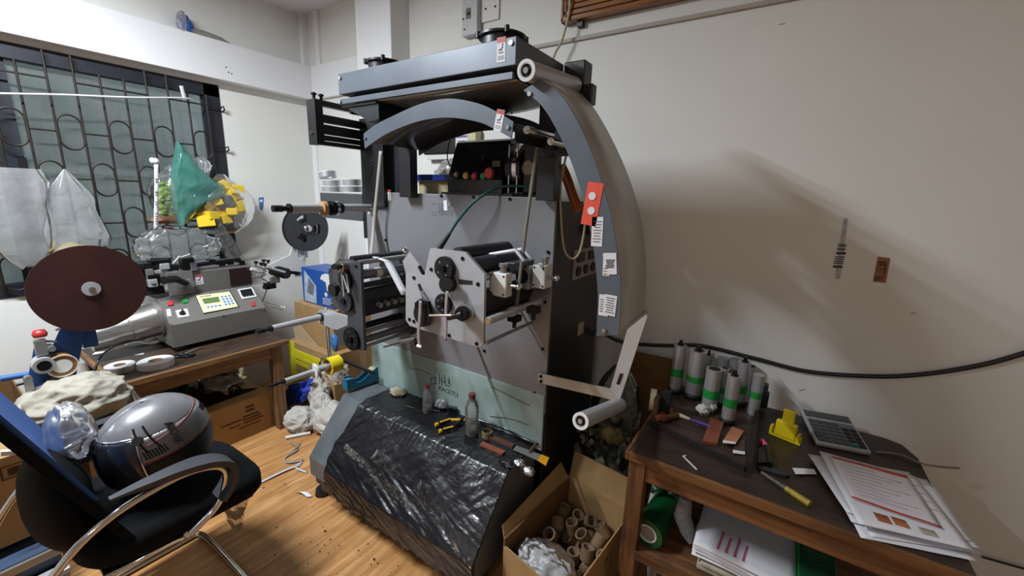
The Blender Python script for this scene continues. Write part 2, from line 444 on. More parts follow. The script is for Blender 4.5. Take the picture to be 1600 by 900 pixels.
# the neighbouring wall that shows through the panes, with its ledge
ow = MB().bb((-4.5, -3.0, -.1), (-4.3, 3.2, 3.4)).bb((-4.3, -3.0, -.1), (-4.22, 3.2, 1.62)).bb((-4.3, -3.0, 1.60), (-4.16, 3.2, 1.64))
struct('wall_outside', ow, mat('outside_concrete', '9a9d98', .85, var=.18, scale=2.5))
# ------------------------------------------------------------------ things on the back wall
M_slat = wood('varnished_slat', 'a0642c', '6e3f18', 'X', rough=0.3)
sh = bpy.data.objects.new('window_2', None); COL.objects.link(sh); sh.location = (-0.4, YB, 2.38); sh['kind'] = 'structure'
for i in range(8):
    t = 0.021; z0 = 2.385 + i * 0.026
    x0 = -1.075 + i * 0.012
    part('slat', MB().bb((x0, YB - .055 + i * .003, z0), (0.3, YB - .002, z0 + t)), M_slat, sh, bev=0.003)
for i in range(4): part('slat', MB().bb((-1.075 + i * .014, YB - .055 + i * .003, 2.385 + i * .02), (-1.065 + i * .014, YB - .002, 2.60)), M_slat, sh)
part('louver', MB().bb((-1.0, YB - .04, 2.50), (0.3, YB - .03, 2.52)).bb((-1.0, YB - .035, 2.54), (0.3, YB - .028, 2.56)), M_dgrey, sh)
part('bracket', MB().bb((-1.0, YB - .03, 2.362), (-0.97, YB - .002, 2.384)), M_black, sh)
M_cond = mat('conduit_paint', 'b0a79c', 0.55, var=0.1)
solo('conduit', MB().bb((-1.55, YB - .014, 2.306), (0.9, YB - .001, 2.324)), M_cond, 'thin painted wiring strip running level along the wall under the slatted vent', 'conduit', bev=0.003)
# ================================================================== the label printing machine
YP, YF = 1.42, 1.10
LP = thing('label_printing_machine', 'tall grey roll-to-roll label printing machine with curved trays standing by the back wall', 'machine', (-1.3, 1.3, 0))
def P_(name, mb, m, parent=LP, **k): return part(name, mb, m, parent, **k)
# cabinet
P_('front_plate', MB().bb((-1.872, YP, .64), (-.745, YP + .012, 1.545)), M_plate, bev=0.002)
M_green = mat('mint_paint', 'a0b3b0', 0.5, var=0.35, scale=7, col2='788c86', bump=0.05)
gp = P_('lower_panel', MB().bb((-1.872, YP - .006, .47), (-.748, YP + .006, .728)), M_green, bev=0.001)
sp_ = P_('side_panel', MB().bb((-.757, YP + .012, .06), (-.743, 1.93, 1.535)), M_dgrey, bev=0.002)
P_('side_panel', MB().bb((-1.872, YP + .012, .06), (-1.858, 1.93, 1.535)), M_dgrey, bev=0.002)
P_('back_panel', MB().bb((-1.858, 1.92, .06), (-.757, 1.93, 1.535)), M_dgrey)
P_('cabinet_top', MB().bb((-1.858, YP + .012, 1.52), (-.757, 1.92, 1.534)), M_plate)
P_('cabinet_floor', MB().bb((-1.858, YP, .06), (-.757, 1.92, .1)), M_dgrey)
for px, py in [(690, 306), (740, 308), (797, 311), (857, 394), (852, 472), (848, 545), (603, 375), (600, 300), (660, 560), (735, 592), (790, 611), (835, 614), (757, 548)]:
    p = at(px, py, y=YP); P_('bolt', MB().cyl(p, p + V((0, -.005, 0)), .007, n=10), M_bolt)
# maker's mark on the plate, half scraped off, and the marker scrawl on the mint panel
M_mark = mat('faded_print', '55545a', 0.6, var=0.3)
letters('plate_lettering', 'CRITE', at(697, 333, y=YP - .0005), (1, 0, 0), (0, 0, 1), .034, M_mark, LP)
mk = MB()
for (a, b, c, d) in [(672, 318, 685, 319), (672, 331, 686, 332), (672, 335, 686, 336)]:
    card(mk, at((a + c) / 2, (b + d) / 2, y=YP), (1, 0, 0), (0, 0, 1), .034, .003)
card(mk, at(686, 325, y=YP), (1, 0, 0), (0, 0, 1), .003, .045); card(mk, at(704, 322, y=YP), (1, 0, .5), (-.5, 0, 1), .03, .006)
card(mk, at(704, 327, y=YP), (1, 0, -.6), (.6, 0, 1), .03, .004); card(mk, at(690, 326, y=YP), (1, 0, 0), (0, 0, 1), .006, .05)
part('emblem', mk, M_mark, LP)
part('scrap_label', card(MB(), at(696, 321, y=YP - .001), (1, 0, .08), (-.08, 0, 1), .02, .045), M_paper, LP)
M_scrawl = mat('marker_ink', '2c3a3c', 0.6)
letters('lower_lettering', 'RACETU', at(700, 612, y=YP - .007), (1, 0, -.02), (0.0, 0, 1), .034, M_scrawl, LP)
sc = MB()
random.seed(3)
for (a, b, c, d) in [(673, 590, 673, 602), (673, 590, 680, 591), (680, 588, 680, 600), (676, 600, 682, 599), (686, 584, 686, 600), (690, 589, 690, 604), (694, 586, 695, 600), (688, 594, 697, 598), (699, 594, 704, 602), (701, 590, 701, 600), (695, 601, 703, 604)]:
    sc.tube([at(a, b, y=YP - .007), at((a + c) / 2 + .8, (b + d) / 2, y=YP - .008), at(c, d, y=YP - .007)], .0016, 5)
part('scrawl', sc, M_scrawl, LP)
# stains (drip-shaped dirt) are thin proud smears on the mint panel
sm = MB()
for pts in [[(770, 605), (800, 620), (828, 634)], [(765, 650), (800, 655), (826, 664)], [(640, 575), (655, 578), (672, 584)]]:
    sm.tube(curve3([at(a, b, y=YP - .0065) for a, b in pts], 5), .0022, 5)
part('smear', sm, mat('dirt_smear', '4c5a52', 0.8), LP)
# sloping chest in front of the plate
ch = MB(); prof = [(YP, .475), (1.215, .475), (1.0, .215), (1.0, .115), (YP, .115)]
ch.prism([(-1.86, y, z) for y, z in prof], (1.08, 0, 0))
P_('base_chest', ch, mat('chest_paint', '6c7276', 0.4, metal=0.2, var=0.3, scale=7, col2='4f5457', bump=0.04), bev=0.004)
P_('chest_kickplate', MB().bb((-1.85, 1.02, .06), (-.78, 1.06, .12)), M_dark)
def foot(x, y):
    f = MB(); f.cyl((x, y, 0), (x, y, .03), .042, .036, n=20); f.cyl((x, y, .03), (x, y, .12), .01, n=10)
    P_('levelling_foot', f, M_black)
foot(-1.815, 1.035); foot(-.85, 1.06); foot(-1.8, 1.8); foot(-.82, 1.8)
# uprights between the cabinet and the dryer
P_('upright', MB().bb((-1.872, 1.40, 1.47), (-1.70, 1.418, 1.90)), M_dark, bev=0.002)
P_('upright', MB().bb((-1.555, 1.37, 1.525), (-1.478, 1.415, 1.90)), M_dark, bev=0.002)
P_('upright', MB().bb((-.80, 1.36, 1.535), (-.725, 1.41, 1.92)), M_dark, bev=0.002)
P_('upright_panel', MB().bb((-1.77, 1.455, 1.535), (-1.60, 1.465, 1.90)), M_dgrey)
mk = MB()
for i in range(4): mk.tube([(-1.80 + .012 * math.sin(i * 2), 1.398, 1.63 + i * .018), (-1.785, 1.397, 1.64 + i * .018), (-1.78 - .01 * math.cos(i), 1.398, 1.648 + i * .018)], .002, 5)
part('chalk_writing', mk, mat('chalk_mark', '5a5f86', 0.8), LP)
# dryer
dr = P_('dryer_hood', MB().bb((-1.59, YF, 1.925), (-.735, 1.405, 2.002)), M_grey, bev=0.002)
P_('dryer_core', MB().bb((-1.56, YF + .05, 1.90), (-.76, 1.40, 1.93)), M_blackm)
lipp = P_('dryer_lower_tray', MB().bb((-1.595, YF, 1.888), (-.745, YF + .012, 1.908)), M_grey, bev=0.001)
belly = MB()
belly.grid(lambda a, b: V((-1.38 + a * .64, YF + .012 + b * .29, 1.888 - .03 * math.sin(PI * min(1, max(0, a))) ** .8 * min(1, b * 3) - .006 * b)), 24, 12)
P_('dryer_belly', belly, mat('belly_steel', 'aaa49b', .25, metal=.45, var=.15, scale=6), solid=.002)
P_('dryer_lower_plate', MB().bb((-1.59, YF + .012, 1.878), (-1.38, 1.40, 1.888)), M_dgrey)
wd = MB().prism([(-1.595, YF + .02, 1.886), (-1.375, YF + .02, 1.886), (-1.375, YF + .02, 1.822), (-1.43, YF + .02, 1.815)], (0, .25, 0))
P_('dryer_end_guard', wd, M_dgrey, bev=.002)
for x, z in [(-1.575, 1.985), (-.752, 1.985), (-1.582, 1.898)]:
    part('bolt', MB().cyl((x, YF, z), (x, YF - .005, z), .007, n=10), M_bolt2, LP)
def fan(x, y, s):
    f = MB().ring((x, y, 2.002), (x, y, 2.052), .064 * s, .056 * s); f.ring((x, y, 2.048), (x, y, 2.055), .074 * s, .054 * s)
    fo = P_('cooling_fan', f, M_black)
    for i in range(4):
        a = PI / 4 + i * PI / 2
        part('fan_lug', MB().cyl((x + .074 * s * math.cos(a), y + .074 * s * math.sin(a), 2.044), (x + .074 * s * math.cos(a), y + .074 * s * math.sin(a), 2.063), .008, n=8), M_black, fo)
    part('fan_hub', MB().cyl((x, y, 2.01), (x, y, 2.05), .022, n=16), M_black, fo)
    bl = MB()
    for i in range(7):
        a = i * 2 * PI / 7; bl.box((x + .037 * math.cos(a), y + .037 * math.sin(a), 2.03), (.03, .004, .025), Euler((.5, 0, a)).to_matrix())
    part('fan_blades', bl, M_black, fo)
    g = MB()
    for r in (.03, .045): g.ring((x, y, 2.055), (x, y, 2.058), r * s, (r - .003) * s)
    part('fan_guard', g, M_bolt, fo)
fan(-1.45, 1.22, 1.0); fan(-.87, 1.22, 1.08)
# pull tabs of a safety sticker: white card, red band, figure, small print
def warning(name, o, u, v, w_, h, host=LP):
    s = part(name, card(MB(), o, u, v, w_, h), M_paper, host, label='white warning sticker with a red band')
    u = V(u).normalized(); v = V(v).normalized(); n = u.cross(v); o = V(o) + n * .0005
    part('red_band', card(MB(), o + v * h * .39, u, v, w_ * .96, h * .2), M_red, s)
    g = MB()
    card(g, o + v * h * .06 + u * w_ * .08, u + v * .9, v - u * .9, w_ * .38, w_ * .11); card(g, o + v * h * .0 - u * w_ * .1, u, v, w_ * .4, w_ * .1)
    card(g, o + v * h * .2 + u * w_ * .16, u * .4 + v, v * .4 - u, w_ * .22, w_ * .12); card(g, o - v * h * .11, u, v, w_ * .5, h * .04)
    for k in (-.26, -.32, -.38): card(g, o + v * h * k, u, v, w_ * .7, h * .018)
    part('figure', g, M_ink, s)
warning('warning_sticker', (-.788, YF - .0006, 1.972), (1, 0, 0), (0, 0, 1), .032, .068)
warning('warning_sticker', at(608, 305, y=YP - .0006), (1, 0, 0), (0, 0, 1), .028, .05)
# curved trays
def arc_pts(pts, y): return [at(a, b, y=y) for a, b in pts]
io = curve3(arc_pts([(568, 209), (585, 196), (610, 183), (655, 163), (700, 154), (745, 161), (775, 174), (802, 190)], YF), 4)
ii = curve3(arc_pts([(570, 232), (588, 219), (610, 206), (655, 189), (700, 183.5), (745, 190), (772, 201), (799, 216)], YF), 4)
def plate_between(A, B, t):
    m_ = MB(); n = len(A); dv = V((0, t, 0))
    for o, fl in ((V(), 0), (dv, 1)):
        m_.add([p + o for p in A] + [p + o for p in B], [((i, i + 1, n + i + 1, n + i) if not fl else (i, n + i, n + i + 1, i + 1)) for i in range(n - 1)])
    for S in (A, B): m_.strip(S, [p + dv for p in S])
    for k in (0, -1): m_.add([A[k], B[k], B[k] + dv, A[k] + dv], [(0, 1, 2, 3)])
    return m_
P_('inner_curved_plate', plate_between(io, ii, .004), M_grey)
mid = [a * .45 + b * .55 for a, b in zip(io, ii)]
P_('inner_curved_tray', MB().strip([p + V((0, .004, 0)) for p in mid], [p + V((0, .29, 0)) for p in mid]), mat('dull_steel_sheet', '6a6460', .28, metal=.9, var=.3, scale=6), solid=.002)
io2 = [a + V((0, .29, 0)) for a in io]; ii2 = [a + V((0, .29, 0)) for a in ii]
P_('inner_curved_plate', plate_between(io2, ii2, .004), M_dgrey)
P_('inner_tray_end', MB().bb((io[-1].x, YF + .01, 1.71), (io[-1].x + .004, YF + .29, 1.765)), M_dgrey)
for px, py in [(571, 216), (794, 199)]:
    p = at(px, py, y=YF); part('bolt', MB().cyl(p, p + V((0, -.005, 0)), .007, n=10), M_bolt2, LP)
warning('warning_sticker', at(780, 188, y=YF - .0006), (1, 0, -.22), (.22, 0, 1), .03, .062)
# rollers that carry the web between the trays
for (x, z, r, ya, yb) in [(-.70, 1.745, .012, 1.12, 1.36), (-.66, 1.72, .012, 1.2, 1.36)]:
    P_('guide_roller', MB().cyl((x, ya, z), (x, yb, z), r, n=14).cyl((x, ya - .01, z), (x, ya, z), r * .6, n=10), M_chrome)
P_('roller_bracket', MB().bb((-.78, 1.34, 1.69), (-.62, 1.36, 1.76)), M_dgrey)
for x, z in [(-.69, 1.70), (-.65, 1.745)]: P_('collar', MB().cyl((x, 1.24, z), (x, 1.27, z), .02, n=14), M_bolt)
# outer curved tray
oo = curve3(arc_pts([(845, 123), (882, 152), (912, 195), (935, 245), (955, 305), (968, 355), (975, 410), (979, 465), (975, 523)], YF), 4)
oi = curve3(arc_pts([(818, 141), (847, 166), (872, 207), (892, 252), (910, 305), (922, 355), (930, 410), (934, 465), (932, 525)], YF), 4)
# the plate hides the sheet up to its outer rim; its real width is 0.085 m
for i in range(len(oo)):
    d = (oo[i] - oi[i]); d.y = 0; oo[i] = oi[i] + d.normalized() * min(d.length, .068)
P_('outer_curved_plate', plate_between(oo, oi, .004), M_grey)
M_sheet = mat('worn_steel_sheet', 'bfbdb7', .45, metal=.25, var=.35, scale=6, col2='96928a', stretch=(1, 1, 1), rvar=.1)
back = curve3(arc_pts([(895, 133), (925, 165), (958, 222), (985, 285), (1003, 350), (1009, 420), (1008, 490)], YP - .02), 5)
def resample(P, n):
    L_ = [0]
    for a, b in zip(P, P[1:]): L_.append(L_[-1] + (b - a).length)
    out = []
    for k in range(n):
        t = L_[-1] * k / (n - 1); i = 0
        while i < len(P) - 2 and L_[i + 1] < t: i += 1
        f = (t - L_[i]) / max(1e-9, L_[i + 1] - L_[i]); out.append(P[i].lerp(P[i + 1], f))
    return out
A_, B_ = resample(oo, 40), resample(back, 40)
P_('outer_curved_tray', MB().strip([p + V((0, .004, 0)) for p in A_], B_), M_sheet, solid=.002)
lip2 = [p + V((-.03, .0, -.004)) for p in B_]
for px, py in [(828, 147), (944, 516)]:
    p = at(px, py, y=YF); part('bolt', MB().cyl(p, p + V((0, -.005, 0)), .007, n=10), M_bolt2, LP)
# paper tags stuck on the outer tray plate
M_orange = mat('orange_paper', 'e0503a', .6, var=.06)
def tagcard(px, py, w_, h, m, tilt, off=.001):
    return part('paper_tag', card(MB(), at(px, py, y=YF - off), (1, 0, tilt), (-tilt, 0, 1), w_, h), m, LP)
t1 = tagcard(925, 319, .046, .118, M_orange, -.12); t1['label'] = 'orange hanging tag with two round windows'
o_ = at(925, 319, y=YF - .002)
for dz in (.022, -.018): part('tag_window', MB().cyl(o_ + V((-.001, 0, dz)), o_ + V((-.001, -.001, dz)), .011, n=12), M_paper, t1)
def lines(host, px, py, w_, n, dz, tilt, off, th=.002):
    g = MB(); o = at(px, py, y=YF - off)
    for i in range(n): card(g, o + V((0, 0, -(i - (n - 1) / 2) * dz)), (1, 0, tilt), (-tilt, 0, 1), w_ * (1 - .25 * ((i * 7) % 3) / 2), th)
    part('print', g, M_mark, host)
t2 = tagcard(933, 362, .033, .082, M_paper, .03); lines(t2, 933, 362, .024, 8, .008, .03, .0018)
t4 = tagcard(947, 420, .02, .04, mat('cream_paper', 'd9d0b4', .7), .05, .0008); lines(t4, 946, 424, .012, 3, .008, .05, .0014)
t3 = tagcard(953, 412, .038, .06, M_paper, .12, .0014); lines(t3, 953, 412, .026, 5, .005, .12, .0024, .003)
t5 = tagcard(943, 477, .028, .062, M_paper, .02); t6 = tagcard(953, 477, .036, .06, M_paper, -.03, .0016)
lines(t6, 953, 477, .026, 7, .007, -.03, .0026); lines(t5, 940, 477, .012, 6, .007, .02, .0018)
# top and bottom web rollers
def web_roller(c0, c1, r, nm):
    ro = P_(nm, MB().ring(c0, c1, r, r * .62, n=32), M_alu); d = (V(c1) - V(c0)).normalized()
    part('end_cap', MB().cyl(V(c0) + d * .006, V(c0) + d * .03, r * .64, n=24), M_bolt, ro)
    part('axle_end', MB().cyl(V(c0) - d * .004, V(c0) + d * .01, r * .3, n=14), M_bolt2, ro)
    part('axle', MB().cyl(V(c0) + d * .03, V(c1) + d * .03, r * .25, n=10), M_bolt, ro)
    part('rim', MB().ring(V(c0) - d * .001, V(c0) + d * .005, r * 1.03, r * .72, n=32), M_white, ro)
web_roller((-.672, 1.06, 1.892), (-.683, 1.39, 1.925), .028, 'top_web_roller')
web_roller(at(907, 658, y=1.08), at(968, 632, y=1.405), .026, 'bottom_web_roller')
P_('motor_block', MB().bb((-.735, 1.405, 1.93), (-.655, 1.47, 2.01)).bb((-.70, 1.40, 1.865), (-.62, 1.44, 1.93)), M_black, bev=.004)
# flat steel arms that carry the bottom roller and the tray end
a0, a1 = at(842, 590, y=1.412), at(964, 617, y=1.412)
d_ = (a1 - a0).normalized(); up = V((-d_.z, 0, d_.x))
arm = P_('flat_arm', MB().prism([a0 + up * .021, a1 + up * .021, a1 - up * .021, a0 - up * .021], (0, -.006, 0)), mat('arm_steel', 'b9b7b3', .42, metal=.25, var=.12, scale=10), bev=.001)
for s in (1, -1):
    p = a0 + d_ * .014 + up * .011 * s; part('bolt', MB().cyl(p + V((0, -.006, 0)), p + V((0, -.011, 0)), .007, n=10), M_bolt, arm)
q = [at(a, b, y=1.404) for a, b in [(950, 622), (968, 628), (1014, 488), (985, 500)]]
da = P_('diagonal_arm', MB().prism(q, (0, -.006, 0)), MATS['arm_steel'], bev=.001)
sl = [at(a, b, y=1.397) for a, b in [(963, 600), (968, 601), (974, 584), (969, 583)]]
part('slot', MB().prism(sl, (0, -.001, 0)), M_blackm, da)
P_('tray_stay', MB().tube([at(968, 520, y=1.12), at(1010, 487, y=1.40)], .006, 8), M_steel)
# left air frame at the back left, with slats
af = P_('air_frame', MB().bb((-1.91, 1.15, 1.75), (-1.845, 1.19, 1.945)).bb((-1.875, 1.19, 1.75), (-1.845, 1.46, 1.768)).bb((-1.875, 1.19, 1.92), (-1.845, 1.46, 1.945)), M_dark, bev=.002)
for z0, z1 in [(1.85, 1.885), (1.80, 1.842), (1.772, 1.795)]: part('slat', MB().bb((-1.87, 1.19, z0), (-1.85, 1.46, z1)), M_dark, af)
for y in (1.165, 1.2): part('adjuster', MB().cyl((-1.87, y, 1.945), (-1.87, y, 1.975), .007, n=10).cyl((-1.87, y, 1.965), (-1.87, y, 1.972), .013, n=12), M_bolt, af)
part('bolt', MB().cyl((-1.88, 1.15, 1.80), (-1.88, 1.144, 1.80), .007, n=10), M_bolt2, af)
for i, (px, py) in enumerate([(562, 178), (575, 172), (584, 180), (598, 176), (590, 190), (604, 186)]):
    p = at(px, py, y=1.32); P_('guide_knob', MB().cyl(p, p + V((0, -.05, 0)), .012 if i % 2 else .009, n=12), M_bolt if i % 2 else M_black)
# shelf bracket at the left with the reel drive
bx = P_('side_bracket', MB().bb((-2.285, YP, 1.388), (-1.872, YP + .14, 1.53)), mat('bracket_grey', '5c5d60', .4, metal=.5, var=.1), bev=.003)
for x, z in [(-1.89, 1.515), (-1.89, 1.40)]: part('bolt', MB().cyl((x, YP, z), (x, YP - .005, z), .007, n=10), M_bolt, bx)
P_('bracket_web', MB().bb((-1.895, YP - .004, 1.30), (-1.872, YP + .02, 1.54)), M_dark)
# spindles: rod, collar and black grip running out from the plate towards the front
def spindle(c, yb, yf, r, flange=None, label=None):
    c = V(c)
    s = P_('spindle', MB().cyl((c.x, yb, c.z), (c.x, yf, c.z), r, n=20), M_alu)
    part('grip', MB().cyl((c.x, yf, c.z), (c.x, yf - .035, c.z), r * .55, n=14).cyl((c.x, yf - .035, c.z), (c.x, yf - .075, c.z), r * .72, n=16).cyl((c.x, yf, c.z), (c.x, yf - .01, c.z), r * 1.06, n=16), M_black, s)
    if flange: part('flange', MB().cyl((c.x, flange[0], c.z), (c.x, flange[0] - .012, c.z), flange[1], n=28), M_white, s)
    return s
s1 = spindle((-1.815, 0, 1.463), YP, .985, .020, (YP, .036))
part('collar', MB().cyl((-1.815, 1.235, 1.463), (-1.815, 1.15, 1.463), .026, n=18).cyl((-1.815, 1.19, 1.463), (-1.815, 1.175, 1.463), .034, n=18), M_bolt, s1)
part('core_ring', MB().ring((-1.815, 1.15, 1.463), (-1.815, 1.13, 1.463), .032, .02, n=24), mat('paper_core', 'b48a5a', .8), s1)
part('steel_ring', MB().ring((-1.815, 1.21, 1.463), (-1.815, 1.195, 1.463), .034, .02, n=24), M_chrome, s1)
c2 = at(502, 495, y=1.27); s2 = spindle(c2, 1.27, 1.0, .017)
part('collar', MB().cyl((c2.x, 1.285, c2.z), (c2.x, 1.262, c2.z), .024, n=18), M_bolt, s2)
ar = [at(a, b, y=1.27) for a, b in [(497, 485), (508, 484), (548, 496), (548, 520), (520, 514), (498, 505)]]
P_('spindle_arm', MB().prism(ar, (0, .01, 0)), M_alu, bev=.001)
P_('spindle_post', MB().bb((at(510, 510, y=1.285).x - .008, 1.285, .56), (at(510, 510, y=1.285).x + .012, 1.295, .90)), M_alu)
c3 = at(490, 580, y=1.18); s3 = spindle(c3, 1.36, 1.02, .014, (1.19, .042))
part('hub', MB().cyl((c3.x, 1.26, c3.z), (c3.x, 1.19, c3.z), .02, n=16), M_alu, s3)
P_('spindle_bracket', MB().bb((c3.x - .008, 1.36, c3.z - .008), (-1.79, 1.372, c3.z + .008)), M_dark)
yc = part('tape_core', MB().ring((c3.x + .0, 1.335, c3.z + .0), (c3.x, 1.265, c3.z), .05, .04, n=32), M_yellow, LP, label='yellow plastic core')
part('core_lining', MB().ring((c3.x, 1.33, c3.z), (c3.x, 1.27, c3.z), .0395, .034, n=28), mat('pink_lining', 'd98a72', .6), yc)
# ------------------------------------------------------------------ left print unit
def unit_plate(pts, y, t, m, nm='unit_plate'):
    return P_(nm, MB().prism([at(a, b, y=y) for a, b in pts], (0, t, 0)), m, bev=.0015)
lu = [(513, 423), (530, 404), (563, 410), (569, 548), (552, 545), (528, 536), (527, 515), (543, 508), (543, 492), (518, 478)]
M_unit = mat('unit_grey', '54555b', .4, metal=.5, var=.08)
up_ = unit_plate(lu, YF, .014, M_unit)
sh_ = V((0, .29, 0))
P_('unit_plate', MB().prism([at(a, b, y=YF) + sh_ for a, b in lu], (0, .014, 0)), M_unit)
M_rub = mat('dark_rubber', '1d1e22', .5, var=.2); M_roll = mat('grey_roller', '77777b', .35, metal=.5)
def cross(px, py, r, m, nm, ya=YF + .014, yb=1.39, band=None):
    p = at(px, py, y=YF); o = P_(nm, MB().cyl((p.x, ya, p.z), (p.x, yb, p.z), r, n=18), m)
    if band: part('band', MB().cyl((p.x, band, p.z), (p.x, band + .03, p.z), r * 1.08, n=18), M_white, o)
    return o
cross(556, 411, .011, M_steel, 'tie_rod'); cross(545, 407, .018, M_rub, 'ink_roller'); cross(556, 431, .021, M_roll, 'ink_roller', band=1.2)
cross(560, 447, .012, M_rub, 'tie_rod'); cross(558, 522, .010, M_steel, 'tie_rod'); cross(560, 534, .016, M_roll, 'feed_roller'); cross(562, 544, .008, M_steel, 'tie_rod'); cross(540, 432, .02, M_rub, 'ink_roller'); cross(548, 515, .016, M_rub, 'feed_roller')
# ink fountain with a row of thumb screws
q0 = at(560, 470, y=YF)
ft = P_('ink_fountain', MB().bb((q0.x - .10, YF + .02, q0.z - .075), (q0.x + .015, 1.385, q0.z - .0)).prism([(q0.x + .015, YF + .02, q0.z), (q0.x - .01, YF + .02, q0.z + .045), (q0.x - .09, YF + .02, q0.z + .045), (q0.x - .10, YF + .02, q0.z)], (0, .365 - .02, 0)), M_black, bev=.003)
for i in range(6):
    y = YF + .09 + i * .042; part('thumb_screw', MB().cyl((q0.x + .015, y, q0.z - .03), (q0.x + .04, y, q0.z - .034), .012, n=12), M_steel, ft)
# gears and levers on the front of the left unit
def disc(px, py, r, m, nm, y=YF, t=.012, holes=0, n=28):
    p = at(px, py, y=y); o = P_(nm, MB().cyl(p, p + V((0, -t, 0)), r, n=n), m)
    for i in range(holes):
        a = 2 * PI * i / holes + .6; c = p + V((r * .6 * math.cos(a), -t, r * .6 * math.sin(a)))
        part('screw', MB().cyl(c, c + V((0, -.001, 0)), .0035, n=8), M_bolt2, o)
    return o
def gear(px, py, r, m, nm, t=.012, teeth=36, y=YF, holes=0):
    p = at(px, py, y=y); pl = []
    for i in range(teeth * 4):
        a = 2 * PI * i / (teeth * 4); rr = r if (i % 4) < 2 else r * .94
        pl.append(p + V((rr * math.cos(a), 0, rr * math.sin(a))))
    o = P_(nm, MB().prism(pl, (0, -t, 0)), m)
    part('gear_hub', MB().cyl(p + V((0, -t, 0)), p + V((0, -t - .01, 0)), r * .3, n=14), M_bolt, o)
    for i in range(holes):
        a = 2 * PI * i / holes + .6; c = p + V((r * .6 * math.cos(a), -t, r * .6 * math.sin(a)))
        part('screw', MB().cyl(c, c + V((0, -.001, 0)), .004, n=8), M_bolt2, o)
    return o
gear(541, 437, .045, M_black, 'gear'); gear(541, 470, .05, mat('gear_grey', '3a3b3f', .45, metal=.4), 'gear', y=YF - .004); gear(551, 529, .055, M_black, 'gear', holes=5, teeth=44)
disc(526, 452, .03, M_black, 'hand_knob', t=.025)
k_ = at(540, 416, y=YF)
P_('bearing', MB().cyl(k_, k_ + V((0, -.03, 0)), .024, n=18).cyl(k_ + V((0, -.03, 0)), k_ + V((0, -.05, 0)), .014, n=14), mat('brass_bearing', '8d8674', .4, metal=.7))
P_('shaft_end', MB().cyl(at(530, 416, y=YF - .04), at(522, 417, y=YF - .08), .013, n=14), M_black)
for a, b in [((533, 418), (538, 463)), ((536, 430), (545, 458)), ((541, 428), (546, 456))]:
    P_('pull_rod', MB().tube([at(*a, y=YF - .03), at(*b, y=YF - .03)], .004, 8), M_alu)
P_('hook', MB().tube(curve3([at(531, 424, y=YF - .035), at(532, 416, y=YF - .035), at(536, 414, y=YF - .035), at(536, 424, y=YF - .03)], 5), .004, 8), M_chrome)
for px, py in [(516, 421), (557, 416), (554, 487), (518, 476), (540, 531), (560, 540)]:
    p = at(px, py, y=YF); part('bolt', MB().cyl(p, p + V((0, -.006, 0)), .006, n=10), M_bolt2 if px < 520 else M_bolt, LP)
# web of white ribbon through the left unit and the grey ribbon strips
M_web = mat('satin_ribbon', 'c9cbd0', .45, var=.05)
M_webg = mat('grey_ribbon', '9a958e', .5, var=.1)
def ribbon(name, pts, y, wd, m, host=LP, label=None, thick=.0006):
    c = curve3([at(a, b, y=yy) for (a, b), yy in zip(pts, y)], 6)
    r = V((0, wd / 2, 0)) if isinstance(wd, (int, float)) else V(wd) / 2
    return part(name, MB().strip([p - r for p in c], [p + r for p in c]), m, host, solid=thick, label=label)
ribbon('white_ribbon', [(585, 401), (605, 408), (608, 413), (633, 461)], [1.22] * 4, (.028, .02, 0), M_web)
ribbon('grey_ribbon', [(595, 236), (591, 280), (584, 350), (579, 402)], [1.36, 1.36, 1.36, 1.3], (.017, .007, 0), M_webg)
ribbon('grey_ribbon', [(844, 205), (835, 260), (820, 370), (806, 488)], [1.28, 1.28, 1.27, 1.26], (.013, .004, 0), mat('dim_ribbon', '736e66', .5))
# ------------------------------------------------------------------ right print unit (aluminium front plate)
ru = [(672, 388), (727, 394), (757, 428), (755, 538), (748, 543), (640, 509), (634, 500), (634, 427), (663, 431)]
rp = unit_plate(ru, YF, .012, M_alu)
tri = [at(a, b, y=1.26) for a, b in [(640, 393), (629, 408), (634, 428), (668, 432)]]
P_('triangle_plate', MB().prism(tri, (0, .012, 0)), M_alu)
P_('slide', MB().tube([at(655, 416, y=1.22), at(664, 432, y=1.22)], .008, 8), M_bolt)
p = at(633, 392, y=1.3); P_('round_knob', MB().lathe([(0, -.016), (.012, -.012), (.017, 0), (.012, .012), (0, .016)], p, (0, 1, 0), 14), M_chrome)
for px, py in [(723, 404), (747, 444), (674, 421), (682, 424), (647, 434), (640, 499), (745, 537), (702, 524), (647, 502)]:
    p = at(px, py, y=YF); part('bolt', MB().cyl(p, p + V((0, -.003, 0)), .0075, n=10), M_bolt, LP)
gear(698, 419, .044, M_black, 'gear', holes=4, y=YF, t=.02); gear(704, 443, .03, M_black, 'pinion', teeth=24, y=YF, t=.03)
P_('pinion_hub', MB().cyl(at(701, 443, y=YF - .03), at(698, 443, y=YF - .05), .02, n=16), M_black)
gear(695, 474, .038, M_black, 'gear', holes=6, y=YF, t=.014)
P_('slot', MB().prism([at(a, b, y=YF - .0012) for a, b in [(716, 436), (738, 439), (738, 445), (716, 444)]], (0, .001, 0)), M_blackm)
P_('slot', MB().prism([at(a, b, y=YF - .0012) for a, b in [(652, 444), (656, 443), (667, 468), (662, 472)]], (0, .001, 0)), M_blackm)
P_('slide', MB().tube([at(658, 455, y=YF - .01), at(667, 470, y=YF - .01)], .006, 8), M_steel)
gear(663, 490, .04, M_black, 'gear', y=YF, t=.02)
P_('lever_block', MB().prism([at(a, b, y=YF - .02) for a, b in [(652, 472), (660, 466), (673, 470), (676, 490), (672, 508), (660, 510), (652, 495)]], (0, -.014, 0)), M_black, bev=.002)
P_('eye', MB().ring(at(656, 476, y=YF - .034), at(656, 476, y=YF - .044), .017, .009, n=18), M_black)
